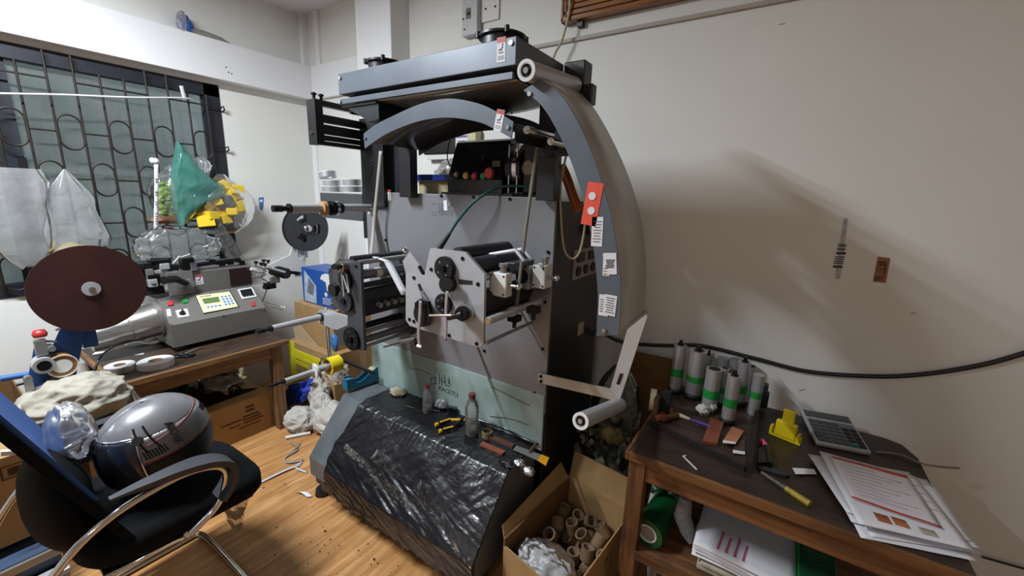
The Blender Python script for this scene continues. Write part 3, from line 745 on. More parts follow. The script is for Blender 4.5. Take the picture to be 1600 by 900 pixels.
kn = P_('crank_knob', MB().cyl(at(727, 489, y=YF), at(722, 490, y=YF - .05), .026, n=20).cyl(at(722, 490, y=YF - .05), at(719, 491, y=YF - .075), .02, n=18), M_bolt)
part('knob_ring', MB().ring(at(728, 489, y=YF), at(726, 489, y=YF - .02), .033, .02, n=24), M_steel, kn)
P_('crank_arm', MB().tube([at(722, 491, y=YF - .07), at(700, 496, y=YF - .08)], .011, 10), M_black)
P_('crank_rod', MB().tube([at(706, 493, y=YF - .085), at(671, 493, y=YF - .10)], .0045, 8), M_chrome)
# bits of waste tape hanging off the front plate
M_tape = mat('waste_tape', '9b8f8c', .3, var=.3, scale=40)
for pts, w_ in [([(657, 470), (656, 495), (654, 520), (655, 541)], .016), ([(699, 455), (697, 480), (697, 505), (696, 532)], .014)]:
    ribbon('tape_strip', pts, [YF - .05] * 4, (w_, 0, 0), M_tape, thick=.0008)
P_('tape_end', lump(MB(), at(655, 541, y=YF - .05), (.014, .006, .007), 5, .3), M_paper)
# behind the front plate: rollers, handle frame, clamp blocks, tie bars
hf = [at(a, b, y=1.25) for a, b in [(741, 404), (760, 399), (806, 391), (819, 408)]]
P_('handle_frame', MB().tube(hf, .0085, 8), M_alu)
P_('handle_frame', MB().tube([p + V((0, .05, 0)) for p in hf], .0085, 8), M_alu)
def cr2(px, py, r, m, nm, ya=YF + .012, yb=YP, yref=YF):
    p = at(px, py, y=yref); return P_(nm, MB().cyl((p.x, ya, p.z), (p.x, yb, p.z), r, n=20), m)
M_blanket = mat('blanket_roller', '23252f', .45, var=.1)
cr2(733, 418, .034, M_blanket, 'blanket_roller'); cr2(742, 475, .045, M_rub, 'impression_roller'); cr2(747, 500, .02, M_rub, 'feed_roller')
cr2(712, 400, .03, M_rub, 'plate_cylinder')
cr2(757, 537, .007, M_steel, 'tie_bar'); cr2(640, 505, .007, M_steel, 'tie_bar'); cr2(748, 436, .012, M_steel, 'tie_bar'); cr2(735, 508, .006, M_bolt, 'tie_bar')
sr = P_('guide_rod', MB().cyl((-.789, 1.065, 1.137), (-.789, YP, 1.137), .0135, n=16).cyl((-.789, 1.2, 1.137), (-.789, 1.225, 1.137), .018, n=16), M_alu)
part('rod_cap', MB().cyl((-.789, 1.06, 1.137), (-.789, 1.066, 1.137), .011, n=14), M_chrome, sr)
for px, py in [(804, 496), (834, 483)]:
    p = at(px, py, y=1.27); P_('clamp', MB().bb(p - V((.02, .02, .014)), p + V((.02, .02, .01))).cyl(p - V((.0, .0, .04)), p, .008, n=10), M_bolt)
def clamp_block(cx, cz, y0, y1, w_, h):
    b = P_('clamp_block', MB().bb((cx - w_ / 2, y0, cz - h / 2), (cx + w_ / 2, y1, cz + h / 2)), M_white, bev=.004)
    for sx in (-.35, .35):
        for szz in (-.38, .38):
            p = V((cx + w_ * sx, y0, cz + h * szz)); part('screw', MB().cyl(p, p + V((0, -.001, 0)), .004, n=8), M_bolt, b)
    part('top_screw', MB().cyl((cx + .01, (y0 + y1) / 2, cz + h / 2), (cx + .01, (y0 + y1) / 2, cz + h / 2 + .02), .012, n=12).cyl((cx + .01, (y0 + y1) / 2, cz + h / 2 + .02), (cx + .01, (y0 + y1) / 2, cz + h / 2 + .032), .016, n=14), M_steel, b)
    part('side_screw', MB().cyl((cx + w_ / 2, y0 + .02, cz), (cx + w_ / 2 + .035, y0 + .02, cz), .007, n=10).lathe([(0, -.012), (.012, -.006), (.012, .006), (0, .012)], (cx + w_ / 2 + .04, y0 + .02, cz), (1, 0, 0), 10), M_chrome, b)
    return b
p = at(777, 445, y=1.16); clamp_block(p.x, p.z, 1.16, 1.20, .075, .085)
p = at(842, 431, y=1.36); clamp_block(p.x + .01, p.z, 1.34, 1.40, .055, .09)
p = at(822, 431, y=1.36); P_('bearing_plate', MB().bb((p.x - .035, 1.34, p.z - .05), (p.x + .025, 1.40, p.z + .045)), M_alu, bev=.002)
P_('bearing_hole', MB().cyl((p.x - .005, 1.339, p.z), (p.x - .005, 1.337, p.z), .028, n=20), M_blackm)
p = at(793, 411, y=1.3); P_('bridge_block', MB().bb((p.x - .05, 1.26, p.z - .02), (p.x + .06, 1.40, p.z + .01)), M_dgrey, bev=.002)
for (a, b, yy) in [((600, 542), (650, 530), 1.25), ((625, 533), (652, 528), 1.2), ((636, 530), (652, 522), 1.3)]:
    P_('adjusting_screw', MB().tube([at(*a, y=yy), at(*b, y=yy)], .005, 8), M_steel)
p = at(650, 531, y=1.2); P_('adjuster', MB().cyl(p, p + V((.03, -.02, -.004)), .012, n=12), M_bolt)
# side panel details: sockets, cream tag, cable entry
s0 = V((-.742, 0, 0))
sk = P_('socket_panel', MB().bb((-.742, 1.60, 1.20), (-.737, 1.86, 1.33)), M_steel)
for i in range(3):
    y = 1.65 + i * .08; part('socket', MB().cyl((-.737, y, 1.235), (-.732, y, 1.235), .022, n=18), M_bolt, sk)
for i in range(2): part('switch', MB().bb((-.737, 1.63 + i * .12, 1.275), (-.731, 1.70 + i * .12, 1.315)), M_black, sk)
p = at(907, 513, x=-.742); P_('paper_scrap', MB().bb((-.742, p.y - .03, p.z - .03), (-.739, p.y + .03, p.z + .03)), mat('cream_scrap', 'b8ab90', .7, var=.3))
P_('cable_gland', MB().cyl((-.742, 1.72, 1.42), (-.72, 1.72, 1.42), .03, n=14), M_black)
# orange-brown film strip leaning off the top right, cream sensor cable looping down
ribbon('brown_film', [(876, 258), (886, 280), (897, 312), (905, 330)], [1.5, 1.5, 1.48, 1.46], (.035, 0, .02), mat('brown_film_mat', 'a3542a', .3, var=.3), label='orange brown film strip')
cab = [at(a, b, y=yy) for a, b, yy in [(886, 236, 1.40), (876, 290, 1.43), (877, 350, 1.46), (882, 390, 1.48), (893, 404, 1.49), (905, 395, 1.49), (913, 360, 1.48), (914, 320, 1.45), (908, 285, 1.42)]]
P_('sensor_cable', MB().tube(curve3(cab, 6), .0045, 8), mat('cream_cable', 'b9ad8c', .5))
# green printed-circuit cable with plug down the front plate
gc = [at(a, b, y=yy) for a, b, yy in [(860, 293, 1.48), (820, 291, 1.46), (782, 292, 1.42), (760, 302, 1.37), (738, 318, 1.34), (716, 344, 1.33), (702, 366, 1.32)]]
gcb = P_('power_lead', MB().tube(curve3(gc, 6), .006, 8), mat('teal_cable', '1f5757', .45))
part('plug', MB().tube([at(702, 365, y=1.32), at(686, 388, y=1.30)], [.009, .015], 12), mat('plug_dark', '2f3a38', .5), gcb)
# control box on top
cb_x0, cb_x1 = -1.31, -.87
q = [(1.44, 1.548), (1.435, 1.61), (1.50, 1.775), (1.52, 1.785), (1.66, 1.785), (1.66, 1.548)]
cbx = P_('control_box', MB().prism([(cb_x0, y, z) for y, z in q], (.30, 0, 0)), mat('gloss_black', '141416', .22, var=.15), bev=.006)
P_('control_tray', MB().bb((cb_x0 - .03, 1.425, 1.545), (cb_x0 + .36, 1.66, 1.556)), M_dgrey)
nrm = V((0, -.135, .065)).normalized(); upv = V((0, .065, .135)).normalized()
for px, py, c, r in [(715, 273, '8f8a78', .010), (730, 275, 'c8a92c', .014), (743, 276, 'c0333c', .014), (757, 276, '1f7a52', .014), (766, 271, 'd23a3a', .022)]:
    p = at(px, py, y=1.437)
    b_ = part('button_ring', MB().cyl(p, p + V((0, -.006, 0)), r + .005, n=18), M_black, cbx)
    part('push_button', MB().cyl(p + V((0, -.006, 0)), p + V((0, -.016, 0)), r, r * .9, n=18), mat('button_' + c, c, .35, var=.03), b_)
p = at(776, 256, y=1.455); part('meter', MB().bb(p - V((.02, .004, .012)), p + V((.02, .004, .012))), mat('meter_olive', '5c5538', .4), cbx)
p = at(756, 246, y=1.47); part('indicator', MB().cyl(p, p + V((0, -.008, 0)), .008, n=12), M_bolt, cbx)
bl_ = P_('blower_motor', MB().cyl((-1.0, 1.54, 1.665), (-.93, 1.54, 1.665), .10, n=28), M_black)
part('motor_band', MB().ring((-.965, 1.54, 1.665), (-.945, 1.54, 1.665), .103, .09, n=28), M_chrome, bl_)
part('blower_end', MB().bb((-.93, 1.46, 1.555), (-.86, 1.64, 1.775)), M_black, bl_, bev=.012)
part('nameplate', MB().cyl((-.90, 1.459, 1.66), (-.90, 1.457, 1.66), .028, n=22), mat('nameplate', 'a8a28e', .5, var=.4, scale=60), bl_)
for x in (-.985, -.945): part('tie_bolt', MB().cyl((x, 1.45, 1.56), (x, 1.45, 1.75), .004, n=8), M_chrome, bl_)
P_('cross_beam', MB().bb((-.86, 1.50, 1.72), (-.725, 1.55, 1.765)), M_black)
# thin cables by the inner tray
P_('thin_cable', MB().tube(curve3([at(703, 188, y=1.35), at(712, 200, y=1.38), at(702, 222, y=1.42), at(699, 245, y=1.44), at(703, 258, y=1.45), at(712, 264, y=1.46)], 6), .003, 6), M_bolt)
P_('thin_cable', MB().tube(curve3([at(806, 112, y=1.38), at(792, 134, y=1.38), at(789, 146, y=1.39), at(795, 162, y=1.39), at(800, 178, y=1.39)], 6), .003, 6), M_bolt)
# ------------------------------------------------------------------ black plastic sheet taped over the chest
def wrap_profile(t):
    # 0 at the back of the top, 1 at the bottom of the front
    pts = [(1.41, .482), (1.235, .486), (1.195, .472), (.985, .215), (.985, .10)]
    L_ = [0]
    for a, b in zip(pts, pts[1:]): L_.append(L_[-1] + math.hypot(b[0] - a[0], b[1] - a[1]))
    s = t * L_[-1]; i = 0
    while i < len(pts) - 2 and L_[i + 1] < s: i += 1
    f = (s - L_[i]) / (L_[i + 1] - L_[i])
    return pts[i][0] * (1 - f) + pts[i + 1][0] * f, pts[i][1] * (1 - f) + pts[i + 1][1] * f
def wrap(a, b):
    y, z = wrap_profile(b)
    x = -1.70 + a * .925 + .03 * fbm(V((3.3, b * 4, 1)), 3) * (1 - a)
    low = max(0, min(1, (b - .45) * 3))
    wv = fbm(V((a * 4, b * 4, 2.0)), 2) * .006 + ridged(V((a * 16 + b * 9, b * 3.5 - a * 3, 9.0)), 3) * .0050 * (1 - .6 * low) + ridged(V((a * 5 - b * 2, b * 20 - a * 9, 4.0)), 3) * .0055 * low + ridged(V((a * 34 + b * 5, b * 2.6, 5.0)), 2) * .0035 * max(0, 1 - abs(b - .35) * 6)
    if b > .9: z += .02 * fbm(V((a * 22, 0, 4)), 3)
    top = min(1, b / .38)
    return V((x, y - (.008 + wv) * top, z + (.007 + wv) * (1 - top * .5)))
M_wrap = mat('black_polythene', '15151a', .30, var=.3, scale=26, bump=.18, bscale=40, spec=.5, stretch=(1, 2.2, 2.2))
ps = solo('plastic_sheet', MB().grid(wrap, 240, 110), M_wrap, 'crinkled black plastic sheet taped over the sloping chest of the printing machine', 'plastic sheet')
M_packtape = film('packing_tape', clear=.985, rough=.16, bump=.35, bscale=26, milky=(.30, .28, .24))
def tape_on(a0, b0, a1, b1, wd, seed):
    def fn(u, v):
        a = a0 + (a1 - a0) * u; b = b0 + (b1 - b0) * u + (v - .5) * wd
        p = wrap(min(max(a, 0), 1), min(max(b, 0.02), .99)); return p + V((0, -.004, .003)) + V((0, -.003, .002)) * fbm(V((u * 20, v * 6, seed)), 3)
    part('packing_tape', MB().grid(fn, 50, 6), M_packtape, ps)
for i, t in enumerate([(.28, .57, 1.0, .64, .08), (.3, .70, 1.0, .75, .08), (.6, .6, 1.0, .80, .07), (.08, .62, .6, .72, .05)]):
    tape_on(*t, i)
rag = MB()
rag.grid(lambda a, b: V((-1.74 + a * .96, .983 - .004 * math.sin(a * 70) - b * .006 * math.sin(a * 33), .135 - b * (.03 + .05 * max(0, fbm(V((a * 14, 0, 2)), 3)) + .02 * max(0, fbm(V((a * 60, 1, 2)), 2))))), 220, 5)
part('torn_hem', rag, mat('dusty_polythene', '4b4239', .6, var=.5, scale=30, col2='1d1a17'), ps, kind='stuff')
# ================================================================== left side: low table and label cutting machine
M_oak = wood('table_wood', '8c6641', '61452a', 'Y', rough=.55, dirt=.25, dirtcol='2a1d14')
M_oakz = wood('table_wood_upright', '835f3c', '5b4127', 'Z', rough=.55, dirt=.25, dirtcol='2a1d14')
M_top = wood('dirty_table_top', '4a3627', '2c211a', 'Y', rough=.5, dirt=.5, dirtcol='17120f')
lt = thing('low_table', 'low brown wooden table under the cutting machine by the window', 'table', (-2.93, .9, 0))
part('table_top', MB().bb((-3.3, .5, .578), (-2.57, 1.30, .60)), M_top, lt, bev=.003)
part('edge_strip', MB().bb((-2.57, .495, .574), (-2.553, 1.305, .604)), M_oak, lt, bev=.003)
part('edge_strip', MB().bb((-3.3, .48, .574), (-2.553, .5, .604)), wood('table_wood_x', '8a5f38', '5d3c20', 'X', rough=.55, dirt=.25), lt, bev=.003)
part('apron', MB().bb((-2.60, .53, .498), (-2.58, 1.27, .577)), M_oak, lt, bev=.002)
part('apron', MB().bb((-3.25, .53, .498), (-2.62, .55, .577)), M_oak, lt); part('apron', MB().bb((-3.25, 1.25, .498), (-2.62, 1.27, .577)), M_oak, lt)
for x in (-2.60, -3.26):
    for y in (.535, 1.235): part('leg', MB().box((x, y, .289), (.055, .06, .577)), M_oakz, lt, bev=.003)
# open carton under it
cbx = thing('cardboard_carton', 'open brown carton with small print pushed under the low table', 'box', (-2.9, .88, 0))
part('front_wall', MB().bb((-2.655, .57, 0), (-2.649, 1.195, .25)), M_card, cbx)
part('back_wall', MB().bb((-3.12, .57, 0), (-3.114, 1.195, .25)), M_card2, cbx)
for y in (.57, 1.189): part('side_wall', MB().bb((-3.114, y, 0), (-2.655, y + .006, .25)), M_card2, cbx)
part('bottom', MB().bb((-3.114, .576, 0), (-2.655, 1.189, .006)), M_card2, cbx)
part('flap', MB().prism([(-2.652, .58, .25), (-2.652, 1.19, .25), (-2.72, 1.19, .262), (-2.70, .58, .258)], (0, 0, .005)), mat('carton_edge', 'b58d58', .8, var=.1), cbx)
part('flap', MB().prism([(-2.75, 1.192, .25), (-3.10, 1.192, .25), (-3.10, 1.08, .285), (-2.75, 1.09, .285)], (0, 0, .005)), M_card, cbx)
M_print = mat('carton_print', '4b3018', .8, var=.3)
for i, (y, z, w_, h, r) in enumerate([(.965, .135, .12, .016, 1), (.99, .105, .08, .014, 1), (1.075, .19, .05, .05, 2), (1.09, .125, .12, .06, 3), (1.08, .08, .16, .016, 1)]):
    marks('print', (-2.6485, y, z), (0, 1, 0), (0, 0, 1), w_, h, r, M_print, cbx, i, .6)
fb = MB(); lump(fb, (-2.88, 1.02, .34), (.15, .13, .09), 4, .35, 2.5, 28, 16)
solo('plastic_bag', fb, film('grey_bag_film', clear=.35, bump=.8, bscale=30, milky=(.5, .48, .45)), 'greyish crumpled plastic bag lying on the open carton under the low table', 'plastic bag', 'loose plastic bags about the room')
fb = MB(); lump(fb, (-2.93, .74, .33), (.13, .11, .11), 9, .35, 2.5, 28, 16)
solo('bin_bag', fb, mat('dark_bag', '1b1d1c', .35, bump=.6, bscale=30), 'dark crumpled bag stuffed behind the helmet under the low table', 'plastic bag')
fb = MB(); bag(fb, (-2.56, .53, .58), .34, .10, .08, 3)
solo('clear_bag', fb, M_milky, 'clear plastic bag hanging off the front left leg of the low table', 'plastic bag')
# ------------------------------------------------------------------ the cutter
M_ss = mat('stainless', '8f8c88', .32, metal=.55, var=.1, scale=30, stretch=(1, 14, 1), rvar=.08)
M_ssb = mat('stainless_bright', 'b9b8b5', .25, metal=.85, var=.12, scale=10, stretch=(8, 1, 8), rvar=.08)
cm = thing('label_cutting_machine', 'stainless steel label cutting machine with keypad standing on the low table', 'machine', (-3.0, 1.05, .60))
def C_(n, mb, m, parent=cm, **k): return part(n, mb, m, parent, **k)
y0c, y1c = .795, 1.312
body = [(-2.83, .632), (-2.83, .766), (-2.985, .893), (-3.0, .893), (-3.25, .893), (-3.25, .632)]
cbody = C_('body', MB().prism([(x, y0c, z) for x, z in body], (0, y1c - y0c, 0)), M_ss, bev=.003)
hous = C_('upper_housing', MB().bb((-3.22, .96, .893), (-3.0, 1.325, 1.028)), M_ss, bev=.003)
part('front_plate', MB().bb((-3.0, .86, .898), (-2.985, .985, 1.04)), M_steel, hous, bev=.001)
part('window_plate', MB().bb((-3.0, 1.19, .905), (-2.996, 1.318, 1.018)), mat('smoked_cover', '4a3a3a', .2, metal=.6), hous)
for y, z in [(1.2, .91), (1.31, .91), (1.2, 1.015)]: part('screw', MB().cyl((-2.996, y, z), (-2.993, y, z), .004, n=8), M_bolt2, hous)
C_('motor_cylinder', MB().cyl((-3.0, .80, .78), (-3.0, .49, .735), .10, .075, n=36), M_ssb)
C_('cylinder_ring', MB().ring((-3.0, .80, .78), (-3.0, .775, .777), .112, .09, n=36), M_ss)
C_('cylinder_band', MB().ring((-3.0, .66, .76), (-3.0, .65, .7585), .0885, .08, n=36), M_ss)
for x in (-2.88, -3.2):
    for y in (.84, 1.27): C_('rubber_foot', MB().cyl((x, y, .60), (x, y, .634), .022, .018, n=16), M_black)
# sloping console plane
pA, pB = V((-2.83, 1.05, .766)), V((-2.985, 1.05, .893))
su, sv = V((0, 1, 0)), (pB - pA).normalized(); sn = su.cross(sv)
if sn.x < 0: sn = -sn
def onp(px, py, off=0.0):
    r = ROT @ V((px - 800.0, 450.0 - py, -FOC)); t = (pA + sn * off - CAM).dot(sn) / r.dot(sn); return CAM + r * t
def quadp(name, pts, th, m, parent, off=0.0, **k):
    return part(name, MB().prism([onp(a, b, off) for a, b in pts], sn * th), m, parent, **k)
pad = quadp('keypad_frame', [(305, 463), (359, 455), (374, 480), (318, 491)], .004, M_black, cm)
quadp('keypad', [(306, 462), (358.5, 455.5), (372, 479), (318, 489)], .0008, mat('keypad_cream', 'e6dfb0', .4, var=.03), pad, .004)
quadp('display', [(315.5, 467), (341, 463.5), (344, 471.5), (319.5, 475)], .001, mat('lcd_green', '5f7a4a', .3, var=.1), pad, .0048)
M_key = mat('key_blue', '5f7fa8', .4, var=.05); M_keyw = mat('key_field', 'd5e2ec', .4)
quadp('key_field', [(344.5, 463), (359.5, 460.5), (367.5, 474.5), (350.5, 478)], .0004, M_keyw, pad, .0048)
quadp('key_field', [(321.5, 479), (344.5, 475.5), (346.5, 479.5), (323.5, 483)], .0004, M_keyw, pad, .0048)
for r in range(4):
    for c in range(3):
        x = 346.8 + c * 5.5 + r * 1.9; y = 464 - c * .85 + r * 3.9
        quadp('key', [(x - 1.6, y - .9), (x + 1.7, y - 1.4), (x + 2.4, y + .9), (x - .8, y + 1.4)], .0012, M_key, pad, .0052)
for c in range(4):
    x = 325 + c * 6; y = 480 - c * .9
    quadp('key', [(x - 1.7, y - 1), (x + 1.7, y - 1.5), (x + 2.3, y + 1), (x - 1, y + 1.5)], .0012, M_key, pad, .0052)
quadp('heading', [(312, 463.3), (319, 462.3), (319.3, 463.6), (312.4, 464.6)], .0004, M_red, pad, .0048); quadp('heading', [(320, 462.2), (330, 460.9), (330.3, 462), (320.3, 463.4)], .0004, M_ink, pad, .0048)
tmp = quadp('thermostat', [(371, 453), (393.5, 449.5), (401, 464), (378, 468)], .006, M_white, cm)
quadp('thermostat_display', [(374.5, 453.5), (392.5, 450.6), (397, 461), (379, 463.5)], .001, M_black, tmp, .006)
for i in range(4): quadp('thermostat_key', [(381 + i * 4.5, 462.4 - i * .8), (383.6 + i * 4.5, 461.9 - i * .8), (384.3 + i * 4.5, 464 - i * .8), (381.8 + i * 4.5, 464.5 - i * .8)], .0012, M_bolt, tmp, .006)
C_('red_switch', MB().prism([onp(a, b) for a, b in [(391, 473), (398.5, 472), (399.5, 478), (393, 479)]], sn * .006), M_red)
C_('red_button', MB().prism([onp(a, b) for a, b in [(261.5, 473), (270, 471.5), (271, 477), (262.5, 478.5)]], sn * .008), mat('button_red', 'c8353a', .35), bev=.001)
C_('green_button', MB().prism([onp(a, b) for a, b in [(284, 469), (292, 467.5), (293.5, 473), (285.5, 474.5)]], sn * .008), mat('button_green', '2aa84e', .35), bev=.001)
rs = C_('rotary_switch', MB().prism([onp(a, b) for a, b in [(274, 485.5), (292.5, 482.5), (296, 494), (278, 497)]], sn * .003), M_white)
o_ = onp(285, 489.5, .003); part('switch_knob', MB().cyl(o_, o_ + sn * .012, .016, .012, n=16).box(o_ + sn * .014, (.010, .006, .03)), M_black, rs)
C_('instruction_label', MB().prism([onp(a, b) for a, b in [(259.5, 483.5), (266, 482.5), (268, 493.5), (261.5, 494.5)]], sn * .0006), M_white)
for a, b in [(328, 458), (348, 493), (267, 507), (411, 482), (394, 449), (246, 467)]:
    p = onp(a, b); C_('screw', MB().cyl(p, p + sn * .004, .005, n=10), M_bolt2)
warning('warning_sticker', (-2.9995, 1.02, .975), (0, 1, 0), (0, 0, 1), .04, .06, cm)
# the feed head, shafts and brackets on top
p = at(295, 444, x=-2.98); C_('pivot_disc', MB().cyl(p, p + V((.02, 0, 0)), .032, n=24).cyl(p + V((.02, 0, 0)), p + V((.03, 0, 0)), .018, n=18), M_steel)
C_('pull_bar', MB().tube([at(292, 443, x=-2.95), at(275, 436, x=-2.94), at(256, 438, x=-2.90)], [.016, .02, .022], 14), M_bolt)
random.seed(5)
for (px, py, w_, h_, m, dx) in [(225, 417, 24, 10, M_black, 0), (228, 430, 14, 16, M_steel, .01), (240, 436, 12, 12, M_bolt, .02), (238, 442, 9, 10, M_alu, .03), (247, 424, 22, 5, M_alu, 0), (268, 418, 14, 8, M_black, 0), (250, 409, 22, 6, M_bolt, 0), (293, 412, 14, 16, M_bolt, .01), (301, 416, 8, 12, M_chrome, .015), (262, 429, 20, 10, M_steel, 0), (236, 452, 26, 14, M_blackm, -.02), (220, 426, 8, 20, M_black, .01), (256, 416, 10, 8, M_alu, .01)]:
    p = at(px, py, x=-3.02 + dx); s = 2.9 / FOC
    C_('head_block', MB().bb(p - V((.04, w_ * s / 2, h_ * s / 2)), p + V((.02, w_ * s / 2, h_ * s / 2))), m, bev=.004)
for (a, b, r, m) in [((300, 415), (375, 405), .012, M_bolt), ((305, 411), (360, 404), .006, M_chrome), ((235, 405), (268, 404), .006, M_bolt), ((268, 414), (281, 400), .004, M_white), ((282, 402), (297, 397), .003, M_white), ((300, 420), (385, 411), .01, M_steel)]:
    C_('shaft', MB().tube([at(*a, x=-3.05), at(*b, x=-3.05)], r, 10), m)
for px, py in [(345, 411), (358, 409), (376, 410), (330, 408)]:
    p = at(px, py, x=-3.06); C_('shaft_mount', MB().bb(p - V((.03, .02, .02)), p + V((.02, .02, .012))), M_bolt, bev=.003)
for px, py in [(240, 444), (253, 444), (281, 447)]:
    p = at(px, py, x=-2.95); C_('knob', MB().cyl(p, p + V((.02, 0, 0)), .010, n=12), M_chrome)
# outlet head on the right hand end
hx = -2.98
C_('outlet_arm', MB().tube([at(392, 420, x=hx), at(405, 424, x=hx)], .012, 10), M_white)
C_('outlet_plate', MB().prism([at(a, b, x=hx) for a, b in [(407, 432), (412, 418), (421, 418), (423, 438), (416, 440)]], (.015, 0, 0)), M_white, bev=.002)
p = at(424, 421, x=hx); p2 = at(441, 424, x=hx + .02); C_('outlet_motor', MB().cyl(p, p2 + V((.06, .0, -.01)), .038, n=26), M_bolt)
C_('motor_face', MB().cyl(p2 + V((.06, 0, -.01)), p2 + V((.066, .002, -.011)), .034, n=26), mat('motor_face', '4a3f3d', .4, metal=.5))
C_('motor_rim', MB().ring(p2 + V((.045, -.002, -.008)), p2 + V((.05, -.001, -.009)), .0395, .03, n=26), M_steel)
C_('outlet_shaft', MB().tube([at(450, 425, x=hx + .03), at(466, 427, x=hx + .03)], .012, 10), M_bolt)
C_('shaft_bracket', MB().bb(at(466, 432, x=hx + .03) - V((.01, .02, .0)), at(466, 422, x=hx + .03) + V((.005, .02, 0))), M_alu)
for px, py, w_, h_, m in [(427, 437, 14, 9, mat('taupe_block', '6b5f5a', .5)), (421, 446, 14, 9, M_bolt), (415, 449, 5, 5, M_black)]:
    p = at(px, py, x=hx); s = 3.0 / FOC; C_('outlet_block', MB().bb(p - V((.02, w_ * s / 2, h_ * s / 2)), p + V((.03, w_ * s / 2, h_ * s / 2))), m, bev=.002)
for a, b in [((398, 415), (412, 420)), ((396, 424), (409, 426)), ((394, 433), (405, 433)), ((402, 431), (415, 438)), ((405, 412), (416, 416)), ((412, 424), (400, 432))]:
    C_('guide_rod', MB().tube([at(*a, x=hx + .02), at(*b, x=hx + .02)], .006, 8), M_steel)
for px, py in [(400, 411), (412, 408), (419, 409), (408, 413), (414, 414)]:
    p = at(px, py, x=hx + .02); C_('thumb_knob', MB().cyl(p - V((0, 0, .012)), p + V((0, 0, .0)), .006, n=8).cyl(p, p + V((0, 0, .012)), .013, n=12), M_black)
C_('wire', MB().tube(curve3([at(417, 452, x=hx), at(412, 466, x=hx), at(409, 472, x=hx)], 5), .003, 6), M_bolt)
C_('outlet_guide', MB().tube([at(412, 471, x=hx), at(444, 480, x=hx), at(441, 484, x=hx), at(411, 475, x=hx)], .003, 6), M_chrome)
# white arm of the reel stand, and its reel
aw = [at(a, b, x=-2.95) for a, b in [(418, 414), (452, 398), (456, 386), (462, 386), (463, 402), (468, 405), (473, 402), (474, 388), (478, 390), (475, 420), (470, 425), (440, 420), (425, 420)]]
C_('reel_arm', MB().prism(aw, (.012, 0, 0)), M_white, bev=.002)
C_('reel_mast', MB().bb((-2.955, 1.63, 1.05), (-2.945, 1.70, 1.30)), M_white)
rc = at(478, 357, x=-2.90)
rl = thing('film_reel', 'dark grey spoked plastic reel behind the label cutting machine', 'reel', rc - V((0, 0, .15)))
M_reel = mat('reel_grey', '3b3c40', .45, var=.1)
def annsec(mb, c, r0, r1, a0, a1, t, n=12):
    A = [c + V((0, r1 * math.cos(a0 + (a1 - a0) * i / n), r1 * math.sin(a0 + (a1 - a0) * i / n))) for i in range(n + 1)]
    B = [c + V((0, r0 * math.cos(a0 + (a1 - a0) * i / n), r0 * math.sin(a0 + (a1 - a0) * i / n))) for i in range(n + 1)]
    o = V((t, 0, 0)); 
    mb.strip(A, B, False); mb.strip([p + o for p in B], [p + o for p in A], False); mb.strip([p + o for p in A], A); mb.strip(B, [p + o for p in B])
    mb.add([A[0], A[0] + o, B[0] + o, B[0]], [(0, 1, 2, 3)]); mb.add([A[-1], B[-1], B[-1] + o, A[-1] + o], [(0, 1, 2, 3)])
for dx in (0.02, -.02):
    fl = MB(); annsec(fl, rc + V((dx, 0, 0)), .10, .162, 0, 2 * PI, .003, 48)
    for k in range(3): annsec(fl, rc + V((dx, 0, 0)), .045, .101, .35 + k * 2 * PI / 3, .35 + k * 2 * PI / 3 + 1.25, .003, 10)
    annsec(fl, rc + V((dx, 0, 0)), .018, .046, 0, 2 * PI, .003, 30)
    part('reel_flange', fl, M_reel, rl)
part('reel_core', MB().ring(rc + V((-.018, 0, 0)), rc + V((.02, 0, 0)), .05, .042, n=30), M_reel, rl)
part('reel_hub', MB().cyl(rc + V((-.05, 0, 0)), rc + V((.035, 0, 0)), .022, n=22).lathe([(.03, 0), (.026, .012), (.01, .018), (0, .018)], rc + V((.024, 0, 0)), (1, 0, 0), 22), M_chrome, rl)
part('tape_winding', MB().ring(rc + V((-.015, 0, 0)), rc + V((.018, 0, 0)), .075, .05, n=36), M_bolt, rl)
# silver tape rolls on the side bracket of the printing machine
def silver(px, py, r, h, tilt, lab, m=M_foil):
    c = at(px, py, y=1.485); o = thing('tape_roll', lab, 'tape roll', (c.x, c.y, c.z - h / 2), 'silver tape rolls on the side bracket')
    ax = V((math.sin(tilt), 0, math.cos(tilt)))
    part('winding', MB().ring(c - ax * h / 2, c + ax * h / 2, r, r * .55, n=30), m, o)
    part('core', MB().ring(c - ax * h / 2, c + ax * h / 2, r * .56, r * .48, n=24), M_white, o)
    part('winding_rim', MB().ring(c + ax * (h / 2 - .002), c + ax * (h / 2 + .001), r * 1.01, r * .9, n=30), M_white, o)
M_silver = mat('silver_tape', 'c3c5c9', .3, metal=.6, var=.2, scale=50)
silver(519, 295.5, .057, .030, 0, 'silver tape roll at the bottom left of the bracket pile', M_silver)
silver(549, 295.5, .06, .030, 0, 'silver tape roll at the bottom right of the bracket pile', M_silver)
silver(518.5, 286, .048, .032, .0, 'silver tape roll second up in the left bracket stack', M_silver)
silver(550, 285, .05, .032, 0, 'silver tape roll on top of the right bracket stack beside the post', M_silver)
silver(512, 273.5, .048, .032, -.2, 'tilted silver tape roll topmost of the bracket pile', M_silver)
